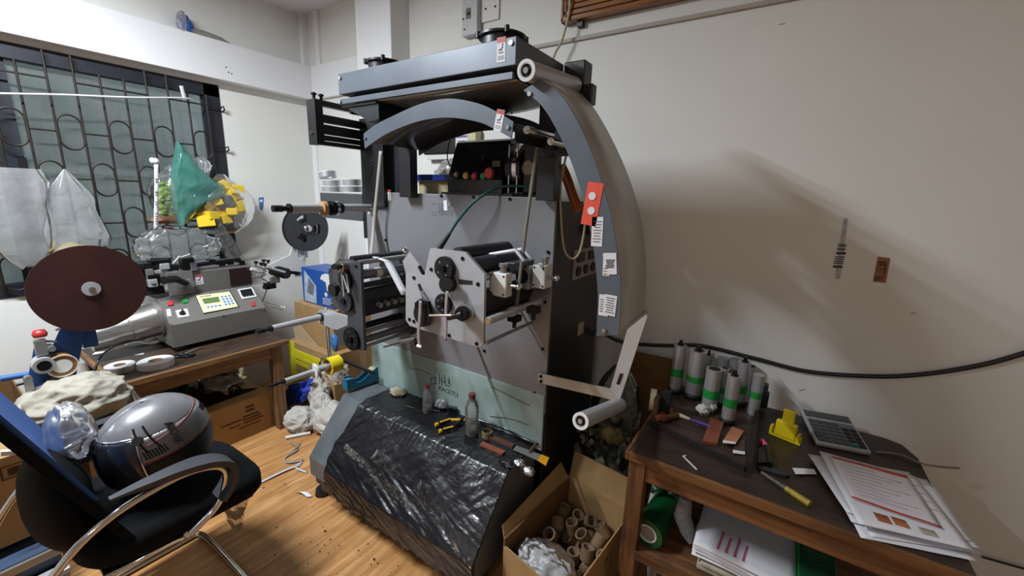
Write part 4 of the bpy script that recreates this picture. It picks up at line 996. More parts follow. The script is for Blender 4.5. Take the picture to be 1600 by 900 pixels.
# things lying on the low table
def flatroll(px, py, r, h, lab, m):
    c = at(px, py, z=.60 + h); o = thing('label_roll', lab, 'roll', (c.x, c.y, .60))
    part('winding', MB().ring((c.x, c.y, .601), (c.x, c.y, .60 + h), r, r * .45, n=36), m, o)
    part('wrapper', MB().ring((c.x, c.y, .60 + h), (c.x, c.y, .601 + h), r * .97, r * .4, n=36), M_paper, o)
    part('core', MB().ring((c.x, c.y, .601), (c.x, c.y, .60 + h - .002), r * .46, r * .38, n=24), M_card, o)
M_lr = mat('ribbon_roll', 'ddd9d2', .4, var=.25, scale=90)
flatroll(243, 563, .078, .032, 'large flat white label roll lying on the front of the low table', M_lr)
flatroll(187, 570, .062, .03, 'smaller wrapped clear roll lying left on the low table', mat('wrapped_roll', 'b6b2aa', .25, var=.3, scale=60, metal=.2))
sc_ = thing('scissors', 'black handled scissors lying on the low table beside the white roll', 'scissors', at(282, 552, z=.60))
c = at(280, 556, z=.608); 
for dx, dy in ((0, 0), (.03, .035)):
    part('handle', MB().tube([c + V((dx + .018 * math.cos(t), dy + .026 * math.sin(t), 0)) for t in [i * PI / 6 for i in range(12)]], .006, 6, True), M_black, sc_)
part('blade', MB().prism([c + V(p) for p in [(-.02, .03, 0), (-.06, .13, 0), (-.055, .13, 0), (-.008, .035, 0)]], (0, 0, .002)), M_steel, sc_)
for i, (px, py, a, lab) in enumerate([(158, 551, .02, 'small white paper scrap near the left table edge'), (217, 553, .014, 'tiny pale paper scrap behind the rolls')]):
    solo('paper_scrap', card(MB(), at(px, py, z=.6005), (.6, 1, 0), (-1, .6, 0), a * 3.2, a * 2), M_paper, lab, 'paper')
solo('plastic_strip', MB().grid(lambda a, b: at(195, 540, z=.605).lerp(at(268, 533, z=.605), a) + V((.05 * (b - .5), 0, .006 + .008 * math.sin(a * 9))), 24, 4), M_milky, 'flat clear plastic strip under the cutter cylinder', 'strip', solid=.001)
solo('black_cable', MB().tube(curve3([at(225, 530, x=-2.85), at(190, 535, x=-2.7), at(160, 555, x=-2.6), at(149, 578, x=-2.56), at(148, 598, x=-2.56), (-2.53, .482, .40), (-2.525, .482, .2), (-2.53, .485, .01)], 8), .005, 8), M_black, 'thin black power cord looping off the left end of the low table', 'cord')
# ------------------------------------------------------------------ blue rewinding stand with the big brown disc
M_blue = mat('blue_paint', '234a86', .38, var=.12, scale=8)
rs = thing('rewinding_stand', 'dark blue steel rewinding stand carrying a big brown disc beside the low table', 'stand', (-2.6, .33, .0))
XS = -2.6
poly = [at(a, b, x=XS) for a, b in [(98, 505), (135, 510), (110, 629), (56, 632), (44, 590), (54, 540), (82, 542)]]
part('blue_plate', MB().prism(poly, (-.008, 0, 0)), M_blue, rs, bev=.001)
hubp = at(142, 451, x=-2.55)
part('post', MB().bb((XS - .05, hubp.y - .05, .80), (XS - .008, hubp.y - .0, 1.10)), M_blue, rs)
part('foot_bracket', MB().bb((XS - .06, .235, .502), (XS - .008, .33, .60)), M_blue, rs)
dk = part('disc', MB().cyl((-2.553, hubp.y, hubp.z), (-2.546, hubp.y, hubp.z), .193, n=72), mat('hardboard', '3a1d1a', .42, var=.35, scale=10, bump=.05), rs, label='big dark brown hardboard disc')
part('disc_flange', MB().cyl((-2.546, hubp.y, hubp.z), (-2.54, hubp.y, hubp.z), .031, n=32), M_alu, dk)
part('disc_bolt', MB().cyl((-2.54, hubp.y, hubp.z), (-2.525, hubp.y, hubp.z), .011, n=14).cyl((-2.525, hubp.y, hubp.z), (-2.515, hubp.y, hubp.z), .007, n=10), M_chrome, dk)
part('shaft', MB().cyl((-2.66, hubp.y, hubp.z), (-2.553, hubp.y, hubp.z), .012, n=14), M_steel, rs)
XA = -2.57
dp = part('tension_arm', MB().bb(at(56, 556, x=XA), at(70, 528, x=XA) + V((.02, 0, 0))), M_steel, rs, bev=.003)
p = at(62, 522, x=XA); part('red_knob', MB().lathe([(0, .02), (.018, .016), (.024, 0), (.02, -.012), (.012, -.014)], p, (0, 0, 1), 18), mat('knob_red', 'b3302f', .35), dp)
p = at(66, 568, x=XA); part('pressure_roller', MB().cyl(p + V((-.02, 0, 0)), p + V((.04, 0, 0)), .034, n=26), M_alu, dp); part('roller_bore', MB().cyl(p + V((.04, 0, 0)), p + V((.042, 0, 0)), .022, n=20), M_bolt, dp)
p = at(79, 543, x=XA); part('guide_pin', MB().cyl(p + V((-.03, 0, 0)), p + V((.03, 0, 0)), .012, n=14).tube([at(70, 533, x=XA), at(88, 534, x=XA)], .005, 6), M_steel, rs)
p = at(95, 569, x=XA); 
tr_ = part('tan_tape_winding', MB().ring(p + V((-.03, 0, 0)), p + V((.03, 0, 0)), .048, .036, n=36), mat('tan_tape', 'a5743c', .35, var=.15), rs)
part('paper_face', MB().cyl(p + V((-.02, 0, 0)), p + V((.031, 0, 0)), .031, n=30), M_white, tr_); part('core_ring', MB().ring(p + V((-.02, 0, 0)), p + V((.0315, 0, 0)), .037, .031, n=30), M_card2, tr_)
part('rim', MB().ring(p + V((.031, 0, 0)), p + V((.034, 0, 0)), .050, .046, n=36), M_white, tr_)
p = at(45, 600, x=XA); part('tape_guide', MB().bb(p - V((.01, .012, .05)), p + V((.01, .012, .03))).cyl(p + V((.0, 0, .03)), p + V((.03, 0, .03)), .012, n=12).cyl(p + V((.0, 0, -.04)), p + V((.03, 0, -.04)), .008, n=12), M_steel, rs)
part('guide_rod', MB().tube([at(25, 602, x=XA), at(48, 596, x=XA)], .006, 8), M_bolt, rs)
part('blue_arm', MB().tube([at(0, 592, x=-2.62), at(45, 585, x=-2.62)], .014, 4), mat('blue_bright', '3a69b0', .4), rs)
part('release_lever', MB().tube([at(87, 516, x=XA), at(95, 513, x=XA)], .005, 8), M_white, rs)
# ------------------------------------------------------------------ boxes, cloth and steel crate at the far left
def carton(nm, lo, hi, lab, m=M_card, rot=0, openf=False, label_extra=None):
    lo, hi = V(lo), V(hi); o = thing(nm, lab, 'box', ((lo.x + hi.x) / 2, (lo.y + hi.y) / 2, lo.z))
    part('carton_body', MB().bb(lo, hi), m, o, bev=.004)
    part('tape_seam', MB().bb((lo.x - .0005, (lo.y + hi.y) / 2 - .03, lo.z + .05), (hi.x + .0008, (lo.y + hi.y) / 2 + .03, hi.z + .0008)), mat('packing_tape_tan', 'a8885c', .3, var=.1), o)
    return o
def open_carton(nm, lo, hi, lab, m=M_card, t=.006, flaps=()):
    lo, hi = V(lo), V(hi); o = thing(nm, lab, 'box', ((lo.x + hi.x) / 2, (lo.y + hi.y) / 2, lo.z))
    part('side_wall', MB().bb((hi.x - t, lo.y, lo.z), (hi.x, hi.y, hi.z)), m, o); part('side_wall', MB().bb((lo.x, lo.y, lo.z), (lo.x + t, hi.y, hi.z)), m, o)
    part('end_wall', MB().bb((lo.x + t, lo.y, lo.z), (hi.x - t, lo.y + t, hi.z)), m, o); part('end_wall', MB().bb((lo.x + t, hi.y - t, lo.z), (hi.x - t, hi.y, hi.z)), m, o)
    part('bottom', MB().bb((lo.x + t, lo.y + t, lo.z), (hi.x - t, hi.y - t, lo.z + t)), m, o)
    return o
c_ = open_carton('cardboard_box', (-2.56, -.30, .24), (-2.2, .18, .575), 'open cardboard box with a printed square at the left edge behind the office chair')
g = MB(); o = at(22, 735, x=-2.199)
for d in ((0, .03, .0), (0, -.03, 0)): card(g, o + V(d), (0, 1, 0), (0, 0, 1), .004, .05)
for d in ((0, 0, .024), (0, 0, -.024)): card(g, o + V(d), (0, 1, 0), (0, 0, 1), .06, .004)
card(g, o, (0, 1, 0), (0, 0, 1), .03, .03)
part('printed_square', g, M_print, c_)
part('flap', MB().prism([(-2.2, -.28, .575), (-2.2, .17, .575), (-2.30, .16, .60), (-2.30, -.28, .60)], (0, 0, .005)), M_card, c_)
open_carton('cardboard_box', (-3.05, -.30, .0), (-2.68, .215, .60), 'darker cardboard box behind the blue stand at the left edge', M_card2)
solo('white_strap', MB().prism([at(0, 703, x=-2.19), at(46, 700, x=-2.19), at(52, 701, x=-2.19), at(58, 706, x=-2.19), at(70, 730, x=-2.19), at(66, 731, x=-2.19), at(54, 710, x=-2.19), at(46, 706, x=-2.19), at(0, 710, x=-2.19)], (.02, 0, 0)), M_white, 'bent white plastic strap lying over the box at the left edge', 'strap', bev=.002)
cr = thing('steel_crate', 'grey blue steel parts crate on the floor at the bottom left', 'crate', (-2.3, 0, 0))
part('crate_body', MB().bb((-2.56, -.4, 0), (-2.12, .16, .20)), mat('crate_blue', '3d4c66', .45, var=.2), cr, bev=.004)
part('rim', MB().bb((-2.13, -.4, .17), (-2.11, .165, .20)), M_steel, cr)
part('bracket', MB().bb((-2.12, .06, .11), (-2.06, .17, .13)).bb((-2.12, .06, .02), (-2.10, .17, .13)), M_alu, cr, bev=.002)
solo('clear_block', MB().bb((-2.10, .06, .0), (-1.98, .17, .055)), mat('clear_block', 'a8a8ac', .15, metal=.5, var=.2), 'small shiny block on the floor under the rear of the chair', 'block', bev=.004)
carton('dark_box', (-2.95, .235, 0), (-2.40, .46, .50), 'dark box under the cream cloth bundle beside the low table', mat('dark_box_mat', '2a2422', .6, var=.3))
cl = MB(); lump(cl, (-2.50, .335, .60), (.125, .155, .105), 12, .30, 1.6, 110, 70, .02, 3, True)
solo('cloth_bundle', cl, mat('cream_cloth', 'a9a496', .85, var=.25, scale=12, bump=.8, bscale=16), 'crumpled cream cloth bundle piled beneath the blue stand', 'cloth')
solo('grey_board', MB().prism([(-2.52, .23, .501), (-2.36, .23, .501), (-2.36, .43, .501), (-2.52, .43, .501)], (0, 0, .012)), mat('board_grey', '8d8f92', .5), 'flat grey board on the dark box in front of the cloth bundle', 'board')
# ------------------------------------------------------------------ office chair
CH = Matrix.Translation((-1.75, .385, 0)) @ Matrix.Rotation(math.radians(0), 4, 'Z')
chair = thing('office_chair', 'black office chair with a blue mesh back holding a helmet', 'chair', (-1.75, .385, 0))
M_seat = mat('black_fabric', '0e0f12', .9, spec=.15, var=.25, scale=60, bump=.1, bscale=300)
M_arm = mat('arm_plastic', '3a3b42', .45, var=.1)
def seat_fn(a, b):
    x = (a - .5) * 2; y = (b - .5) * 2
    k = (abs(x) ** 4 + abs(y) ** 4) ** .25
    return V((x * .245 * (1 - .04 * (y > 0) * y), y * .26 + .02, .49 - .03 * max(0, k - .8) * 5 * .3 - (.03 if y > .8 else 0) * (y - .8) * 5))
sm_ = MB(CH)
def se(t, s): return V((.245 * s * math.copysign(abs(math.cos(t)) ** .5, math.cos(t)), .02 + .265 * s * math.copysign(abs(math.sin(t)) ** .5, math.sin(t)), 0))
prof_ = [(0, .507), (.6, .512), (.9, .506), (1.0, .486), (1.0, .445), (.94, .42), (0, .412)]
vs = []; n_ = 40
for s, z in prof_:
    for i in range(n_):
        p = se(2 * PI * i / n_, max(s, .001)); p.z = z - .03 * max(0, p.y - .12) / .16 - .012 * max(0, -p.y) / .25; vs.append(p)
sm_.add(vs, [(k * n_ + i, (k * n_ + (i + 1) % n_), (k + 1) * n_ + (i + 1) % n_, (k + 1) * n_ + i) for k in range(len(prof_) - 1) for i in range(n_)], True)
part('seat', sm_, M_seat, chair)
def back_fn(off):
    def fn(a, b):
        x = (a - .5) * .46 * (1 - .10 * b)
        yb = -.13 - .25 * b + .35 * x * x
        return V((x, yb + off, .47 + b * .62))
    return fn
def shell(off1, off2, a0=0, a1=1, b0=0, b1=1, nu=14, nv=20):
    m_ = MB(CH); f1, f2 = back_fn(off1), back_fn(off2)
    A = lambda u, v: f1(a0 + (a1 - a0) * u, b0 + (b1 - b0) * v); B = lambda u, v: f2(a0 + (a1 - a0) * (1 - u), b0 + (b1 - b0) * v)
    m_.grid(A, nu, nv); m_.grid(B, nu, nv)
    for u in (0, 1): m_.strip([f1(a0 + (a1 - a0) * u, b0 + (b1 - b0) * k / nv) for k in range(nv + 1)], [f2(a0 + (a1 - a0) * u, b0 + (b1 - b0) * k / nv) for k in range(nv + 1)])
    for v in (0, 1): m_.strip([f1(a0 + (a1 - a0) * k / nu, b0 + (b1 - b0) * v) for k in range(nu + 1)], [f2(a0 + (a1 - a0) * k / nu, b0 + (b1 - b0) * v) for k in range(nu + 1)])
    return m_
bk = part('backrest', shell(-.025, .0), M_seat, chair)
part('mesh_front', shell(.001, .014, .02, .98, .3, .99), mat('blue_mesh', '2f5596', .8, var=.2, scale=200), bk)
part('top_rim', shell(-.03, .016, -.005, 1.005, .86, 1.015, 14, 6), M_arm, bk, bev=.006)
lum = MB(CH); lump(lum, (0, -.235, .60), (.21, .075, .15), 1, .03, 1, 28, 16)
part('lumbar_shell', lum, mat('shell_black', '060607', .8, spec=.15), bk)
part('back_bracket', MB(CH).bb((-.05, -.25, .40), (.05, -.16, .55)), M_black, chair, bev=.01)
for s in (1, -1):
    X = .265 * s
    ap = [(X, -.165, .676), (X, -.09, .680), (X, .0, .680), (X, .075, .668), (X, .13, .638), (X, .15, .60), (X, .135, .545), (X, .10, .50)]
    top = curve3(ap, 6)
    m_ = MB(CH)
    n2 = len(top)
    wd = [.010 + .026 * min(1, i / 16) for i in range(n2)]
    A = [p + V((-w_, 0, 0)) for p, w_ in zip(top, wd)]; B = [p + V((w_, 0, 0)) for p, w_ in zip(top, wd)]
    nrm_ = []
    for i in range(n2):
        t = (top[min(i + 1, n2 - 1)] - top[max(i - 1, 0)]).normalized(); nrm_.append(V((0, -t.z, t.y)) * -.020 * min(1, .25 + i / 12))
    m_.strip(A, B); m_.strip([p + q_ for p, q_ in zip(B, nrm_)], [p + q_ for p, q_ in zip(A, nrm_)])
    m_.strip([p + q_ for p, q_ in zip(A, nrm_)], A); m_.strip(B, [p + q_ for p, q_ in zip(B, nrm_)])
    part('armrest', m_, M_arm, chair)
    tb = curve3([(X, .0, .43), (X, .075, .475), (X, .11, .53), (X, .12, .59), (X, .085, .63), (X, -.01, .648), (X, -.16, .62), (X, -.27, .55), (X, -.36, .42), (X, -.40, .25), (X, -.38, .05), (X, -.33, .016), (X, -.2, .015), (X, 0, .015), (X, .13, .015)], 6)
    part('chrome_tube', MB(CH).tube(tb, .0115, 10), M_chrome, chair)
    part('seat_rail', MB(CH).tube([(X, -.01, .43), (X * .85, -.03, .405), (X * .8, -.2, .40)], .0115, 10), M_chrome, chair)
part('floor_bar', MB(CH).tube(curve3([(-.265, .12, .015), (-.26, .16, .015), (-.2, .175, .015), (0, .178, .015), (.2, .175, .015), (.26, .16, .015), (.265, .12, .015)], 5), .0115, 10), M_chrome, chair)
part('under_seat_pan', MB(CH).bb((-.2, -.2, .395), (.2, .22, .415)), M_black, chair)
# helmet on the seat, face opening towards the chair back
hc = V((-1.715, .40, .674)); H = Matrix.Translation(hc) @ Matrix.Rotation(math.radians(8), 4, 'Z') @ Matrix.Rotation(math.radians(9), 4, 'X')
hel = thing('motorcycle_helmet', 'grey and black full-face motorcycle helmet resting on the chair seat', 'helmet', (hc.x, hc.y, .50))
M_hel = mat('helmet_grey', '77777a', .34, metal=.25, var=.08, coat=.25)
def hs(th, z, k=1.0):
    # th measured from the face (-y); egg-shaped shell
    zz = z / .15; rr = math.sqrt(max(0, 1 - min(1, abs(zz)) ** 2.4))
    yl = .168 if math.cos(th) < 0 else .172
    return V((.130 * rr * math.sin(th), -yl * .93 * rr * math.cos(th), z * 1.08)) * k
def hpatch(nm, t0, t1, z0, z1, m, k=1.0, parent=hel, nu=40, nv=14):
    return part(nm, MB(H).grid(lambda a, b: hs(t0 + (t1 - t0) * a, z0 + (z1 - z0) * b, k), nu, nv), m, parent, solid=.004)
hpatch('crown', 0, 2 * PI, .085, .1499, M_hel)
hpatch('shell', .85, 2 * PI - .85, .012, .086, M_hel, nv=8)
hpatch('lower_shell', .97, 2 * PI - .97, -.138, .012, mat('helmet_black', '14151b', .45, var=.1, spec=.25))
hpatch('chin_bar', -.97, .97, -.13, -.055, mat('helmet_black', '15161c', .35), nu=20)
hpatch('visor', -.97, .97, -.058, .092, film('visor_film', tint=(.75, .78, .85), clear=.9, bump=.0, bscale=3, rough=.08, milky=(.4, .42, .5)), 1.015, nu=24)
hpatch('lining', 0, 2 * PI, -.12, .14, M_blackm, .93)
M_pipe = mat('red_piping', '8e3a3c', .5)
def hline(nm, pts, r, m): part(nm, MB(H).tube([hs(t, z, 1.012) for t, z in pts], r, 6), m, hel)
ln = lambda t0, z0, t1, z1, n=14: [(t0 + (t1 - t0) * i / n, z0 + (z1 - z0) * i / n) for i in range(n + 1)]
hline('piping', ln(.95, .012, 2 * PI - .95, .012, 40), .0022, M_pipe)
hline('piping', ln(.9, .06, 2.9, .10, 16), .0018, M_pipe)
hline('visor_rim', [(.97 * 1.0, -.058 + .15 * i / 10) for i in range(11)] + [(.97 - i * .2, .094) for i in range(1, 10)], .004, M_chrome)
for t in (.92, 1.14): hline('groove', ln(t, .115, t + .2, .045, 8), .003, M_bolt)
for i in range(8): hline('vent_slot', ln(1.04 + i * .05, .05, 1.07 + i * .05, .024, 4), .0025, M_black)
for i in range(6): hline('vent_slot', ln(2.55 + i * .07, .075, 2.57 + i * .07, .055, 4), .0022, M_black)
part('red_mark', MB(H).grid(lambda a, b: hs(1.0 + .3 * a, -.115 + .05 * b, 1.012), 6, 4), mat('dark_red_mark', '451518', .5), hel, solid=.001)
part('red_mark', MB(H).grid(lambda a, b: hs(2.0 + .22 * a, -.12 + .03 * b, 1.012), 6, 4), mat('dark_red_mark', '451518', .5), hel, solid=.001)
part('vent_knob', MB(H).cyl(hs(1.0, .085, 1.0), hs(1.0, .085, 1.05), .014, n=14), M_bolt, hel)
# lettering down the side of the shell
pt = H @ hs(1.62, .066, 1.02); nn = (H.to_3x3() @ V((math.sin(1.62) / .13, -math.cos(1.62) / .172, 3.4))).normalized()
dn = (at(255, 692, x=pt.x) - at(242, 660, x=pt.x)).normalized(); dn = (dn - nn * dn.dot(nn)).normalized()
letters('helmet_lettering', 'AXXIS', pt, dn, nn.cross(dn), .03, M_ink, hel, ext=.004)
# clear film draped over the front of the helmet, bag under the seat
cb = MB(); lump(cb, (-1.80, .215, .76), (.09, .05, .09), 21, .3, 1.5, 48, 32, 0, 3, True)
solo('clear_bag', cb, film('bag_bluish', clear=.80, rough=.35, bump=.3, bscale=26, milky=(.6, .66, .8)), 'crumpled clear plastic bag draped between the helmet and the chair back', 'plastic bag')
cb = MB(); bag(cb, at(362, 770, z=.40), .16, .16, .08, 6, [.9, .95, .8, .6, .5, .55, .4, .3])
solo('clear_bag', cb, film('bag_warm', clear=.6, bump=.8, bscale=26, milky=(.75, .66, .55)), 'clear plastic bag hanging under the front edge of the chair seat', 'plastic bag')
# ------------------------------------------------------------------ bags on the window grille
XB = -3.235
def hangbag(px, py, h, wx, wy, seed, m, lab, prof=None, amp=.18, dx=0.0, nm='plastic_bag'):
    b_ = MB(); bag(b_, at(px, py, x=XB + dx), h, wx, wy, seed, prof, yaw=0, amp=amp)
    return solo(nm, b_, m, lab, 'plastic bag')
hangbag(12, 262, .50, .09, .25, 2, M_milky, 'large milky plastic bag hanging leftmost on the window grille', [.8, 1.0, .95, .85, .9, .95, .85, .6, .2], .10)
b2 = hangbag(101, 264, .42, .10, .24, 5, M_milky, 'cone-shaped clear bag tied to the grille above the brown disc', [.03, .3, .55, .7, .72, .8, .95, 1.0, .9], .12)
solo('scrap_bundle', lump(MB(), at(112, 392, x=XB), (.035, .07, .04), 4, .4), mat('bag_rubbish', '6d8a52', .6, var=.6, scale=30, col2='c08a5a'), 'small green and tan scrap bundle inside the cone-shaped clear bag', 'scraps')

# bag of green and brown ribbon ends, with a paper strip hanging in front
hangbag(266, 258, .36, .13, .24, 8, film('bag_clear', clear=.86, milky=(.97, .97, .98), bump=.6, bscale=24), 'clear bag of green scraps hanging left of the teal bag', [.1, .4, .75, .95, 1.0, 1.0, .95, .8, .4], .10)
gm = MB()
random.seed(21)
for i in range(120):
    c = at(random.uniform(246, 284), random.uniform(288, 338), x=XB + random.uniform(-.03, .03))
    gm.grid(lambda a, b, c=c, i=i: c + V((.006 * math.sin(a * 8 + i), (a - .5) * .05 * math.cos(i) + b * .016, (a - .5) * .05 * math.sin(i) + b * .006)), 5, 1)
solo('green_scraps', gm, mat('green_ribbon', '4f8f3a', .5, var=.7, scale=25, col2='a9b83a'), 'tangle of green ribbon scraps inside the clear bag on the grille', 'scraps', kind='stuff')
solo('brown_scraps', lump(MB(), at(266, 343, x=XB), (.035, .10, .026), 3, .3, 3, 24, 14), mat('brown_scrap', '8a5a3a', .6, var=.5, scale=40), 'brown scraps at the bottom of the bag of green ribbons', 'scraps')
rp_ = thing('paper_strip', 'long narrow white printed paper strip hanging in front of the green scrap bag', 'paper strip', at(244, 360, x=XB + .09))
part('strip', MB().grid(lambda a, b: at(240.5 + a * 7 + b * .5, 257 + b * 102, x=XB + .09) + V((.006 * math.sin(b * 5), 0, 0)), 2, 16), M_paper, rp_, solid=.0006)
for i, (py, n) in enumerate([(280, 2), (300, 2), (316, 2), (334, 3), (346, 2)]):
    for k in range(n): part('print', card(MB(), at(244.5, py + k * 4, x=XB + .099), (0, 1, 0), (0, 0, 1), .014 - .003 * (k % 2), .006, .0005), M_mark, rp_)
part('knot', lump(MB(), at(242, 252, x=XB + .07), (.014, .022, .02), 3, .4), M_paper, rp_)
M_teal = film('teal_film', tint=(.35, .75, .68), clear=.55, bump=.4, bscale=14, milky=(.30, .80, .70))
tb_ = MB()
def teal(a, b):
    th = 2 * PI * a; L_ = at(279, 225, x=XB + .03).lerp(at(283, 350, x=XB + .04), b)
    kl = [0.008, .02, .03, .04, .045, .045, .04, .03, .01]; kr = [.01, .045, .08, .13, .22, .21, .13, .06, .01]
    i = min(int(b * 8), 7); f = b * 8 - i; l = kl[i] * (1 - f) + kl[i + 1] * f; r = kr[i] * (1 - f) + kr[i + 1] * f
    c = math.cos(th); w_ = (r if c > 0 else l) * c * (1 + .22 * ridged(V((a * 4, b * 3, 1)), 3))
    return L_ + V((.03 * math.sin(th) * (1 + .9 * ridged(V((a * 5, b * 4, 8)), 3)), w_, .02 * fbm(V((a * 3, b * 3, 4)), 2)))
solo('teal_bag', tb_.grid(teal, 40, 28, True, True), M_teal, 'translucent teal plastic bag tied to the window grille', 'plastic bag')
hangbag(313, 245, .10, .05, .10, 14, M_film, 'small clear bag corner sticking up behind the teal bag', [.3, .8, 1, .9, .7], .2, -.01)
hangbag(345, 272, .40, .16, .36, 11, film('bag_clear2', clear=.9, milky=(.97, .97, .98), bump=.5, bscale=24), 'big clear bag of yellow blocks hanging at the right end of the grille', [.12, .35, .75, .95, 1.0, 1.0, .9, .7, .3], .06)
M_sponge = mat('yellow_foam', 'e8c51a', .7, var=.15, scale=40); M_gsp = mat('grey_foam', '4a4f58', .8, var=.2, scale=40)
random.seed(8)
blk = [(345, 292, 1.2, 1), (358, 290, 1.1, 1), (370, 296, 1.1, 1), (352, 303, 1.0, 1), (364, 305, 1.0, 1), (361, 310, .8, 1), (347, 330, 1.35, 1), (375, 322, 1.4, 1), (322, 346, 1.4, 1), (331, 337, 1.0, 1), (316, 335, .9, 1), (324, 322, 1.1, 1), (312, 325, .9, 1), (362, 331, .9, 1), (352, 344, 1.0, 1), (340, 316, .8, 1), (331, 300, 1.5, 0), (352, 316, 1.5, 0), (316, 308, 1.1, 0), (340, 352, 1.2, 0), (326, 360, 1.1, 0)]
where = ['leftmost of the top row', 'middle of the top row', 'rightmost of the top row', 'second row, left one', 'second row, right one', 'just above the long dark block', 'big one in the centre', 'big one at the right side', 'lowest one at the bottom left', 'one above the lowest block', 'one at the far left middle', 'left middle, upper one', 'far left, small upper one', 'right of the big centre one', 'low one below the centre', 'small one left of the long dark block', 'topmost at the left', 'long one across the middle', 'upper left edge', 'bottom middle', 'bottom left under the lowest yellow one']
for (px, py, s, yel), wh in zip(blk, where):
    c = at(px, py, x=XB + random.uniform(-.03, .05)); e = Euler((random.uniform(-.6, .6), random.uniform(-.3, .3), random.uniform(-.4, .4))).to_matrix()
    solo('foam_block', MB().box(c, (.05, .068 * s, .052 * s), e), M_sponge if yel else M_gsp, ('yellow foam block in the clear bag, ' if yel else 'dark grey foam block in the clear bag, ') + wh, 'foam block', 'yellow foam blocks in the clear bag' if yel else 'grey foam blocks in the clear bag', bev=.004)
lb = MB(); lump(lb, at(282, 382, x=XB + .02), (.06, .20, .11), 31, .30, 1.6, 60, 40, 0, 3, True)
solo('clear_bag', lb, film('bag_clear3', clear=.84, bump=.8, bscale=16, milky=(.97, .97, .98)), 'crumpled clear plastic hanging low on the grille above the cutting machine', 'plastic bag')
solo('film_tube', MB().tube([at(335, 352, x=XB + .03), at(350, 374, x=XB), at(366, 400, x=XB - .02)], [.045, .05, .052], 20), film('tube_film', clear=.75, bump=.7, bscale=24, milky=(.8, .78, .74)), 'rolled tube of clear film leaning below the yellow block bag', 'film roll')
solo('plastic_string', MB().tube(curve3([at(0, 146, x=-3.27), at(100, 148, x=-3.25), at(200, 152, x=-3.25), at(285, 153, x=-3.28), at(300, 156, x=-3.30)], 6), .005, 6), M_white, 'white plastic string stretched across the top of the window grille', 'string')
kn = MB().grid(lambda a, b: at(280 + a * 6 + b * 6, 134 + b * 22, x=-3.28), 2, 4)
solo('string_end', kn, M_white, 'loose flat white end of the string knotted on the grille', 'string', solid=.001)
# small things on the left wall, beam and in the corner
tg = thing('blue_tag', 'little blue paper tag stuck on the wall right of the window', 'tag', at(408, 326, x=XL))
part('tag_sheet', MB().prism([at(a, b, x=XL + .001) for a, b in [(404, 309), (412, 308), (411, 326), (409, 330), (406, 326)]], (.001, 0, 0)), mat('tag_blue', '3f6fb5', .5, var=.3, scale=60), tg)
part('tag_print', MB().prism([at(a, b, x=XL + .0022) for a, b in [(405.5, 312), (410.5, 311.5), (410, 316), (406, 316)]], (.0005, 0, 0)), M_paper, tg)
bb_ = thing('snack_bag', 'clear bag with a blue packet lying on the ledge of the beam', 'plastic bag', at(290, 62, x=-3.31))
pb = MB(); lump(pb, at(289, 42, x=-3.30), (.03, .045, .07), 3, .2, 2, 24, 16)
part('blue_packet', pb, mat('packet_blue', '2f62c0', .3, var=.4, scale=14), bb_)
pb = MB(); lump(pb, at(284, 40, x=-3.29), (.03, .03, .08), 5, .25, 2, 24, 16); part('front_film', pb, film('packet_film', clear=.55, milky=(.85, .75, .6)), bb_)
pb = MB(); 
pb.tube([at(294, 50, x=-3.305), at(318, 56, x=-3.305), at(345, 66, x=-3.305), at(368, 77, x=-3.305)], [.03, .032, .03, .014], 14); part('film_tail', pb, film('tail_film', clear=.25, bump=.8, milky=(.62, .60, .56)), bb_)
for (px, py), wh in zip([(353, 105), (357, 113), (362, 115)], ['topmost of three', 'lower left of three', 'lower right of three']):
    p = at(px, py, x=-3.264); solo('wall_hole', MB().cyl(p, p + V((.001, 0, 0)), .004, n=8), M_bolt, 'small dark drill hole in the face of the beam, ' + wh, 'hole', 'drill holes in the beam')
# ------------------------------------------------------------------ cartons and rubbish between the low table and the printing machine
cD = open_carton('cardboard_box', (-2.93, 1.56, .461), (-2.46, 1.95, .735), 'cardboard box under the blue product box behind the printing machine spindle')
part('flap', MB().prism([(-2.93, 1.56, .735), (-2.46, 1.56, .735), (-2.46, 1.62, .741), (-2.93, 1.62, .741)], (0, 0, .005)), M_card, cD)
cE = carton('cardboard_box', (-2.95, 1.50, 0), (-2.40, 1.98, .46), 'lower cardboard box bound with yellow tape beside the low table')
M_ytape = mat('yellow_tape', 'd8d02a', .45, var=.15)
part('yellow_tape', MB().bb((-2.93, 1.494, .10), (-2.86, 1.50, .455)), M_ytape, cE)
for z in (.29, .335, .375): part('yellow_tape', MB().bb((-2.95, 1.496 - z * .002, z), (-2.398, 1.50, z + .032)), M_ytape, cE)
solo('brown_paper_strip', MB().prism([at(455, 500, y=1.53), at(470, 510, y=1.53), at(517, 565, y=1.53), at(510, 572, y=1.53), at(462, 530, y=1.53)], (0, .004, 0)), mat('kraft', 'b59d7c', .7), 'pale strip of parcel tape hanging down the cardboard box', 'tape strip')
pbx = thing('product_box', 'blue and white printed product box standing on the cardboard box', 'box', (-2.68, 1.70, .747))
bo = at(470, 480, y=1.6); 
part('box_body', MB().bb((-2.87, 1.60, .747), (-2.50, 1.80, 1.0)), mat('box_blue', '1f4f9c', .4, var=.15), pbx, bev=.002)
fx = lambda a, b, o: V((-2.87 + .37 * a, 1.60 - o, .742 + .258 * b))
part('pale_panel', MB().prism([fx(.05, .05, .001), fx(.45, .05, .001), fx(.48, .55, .001), fx(.1, .93, .001)], (0, -.0006, 0)), mat('box_pale', 'b8c6d8', .4, var=.4, scale=20), pbx)
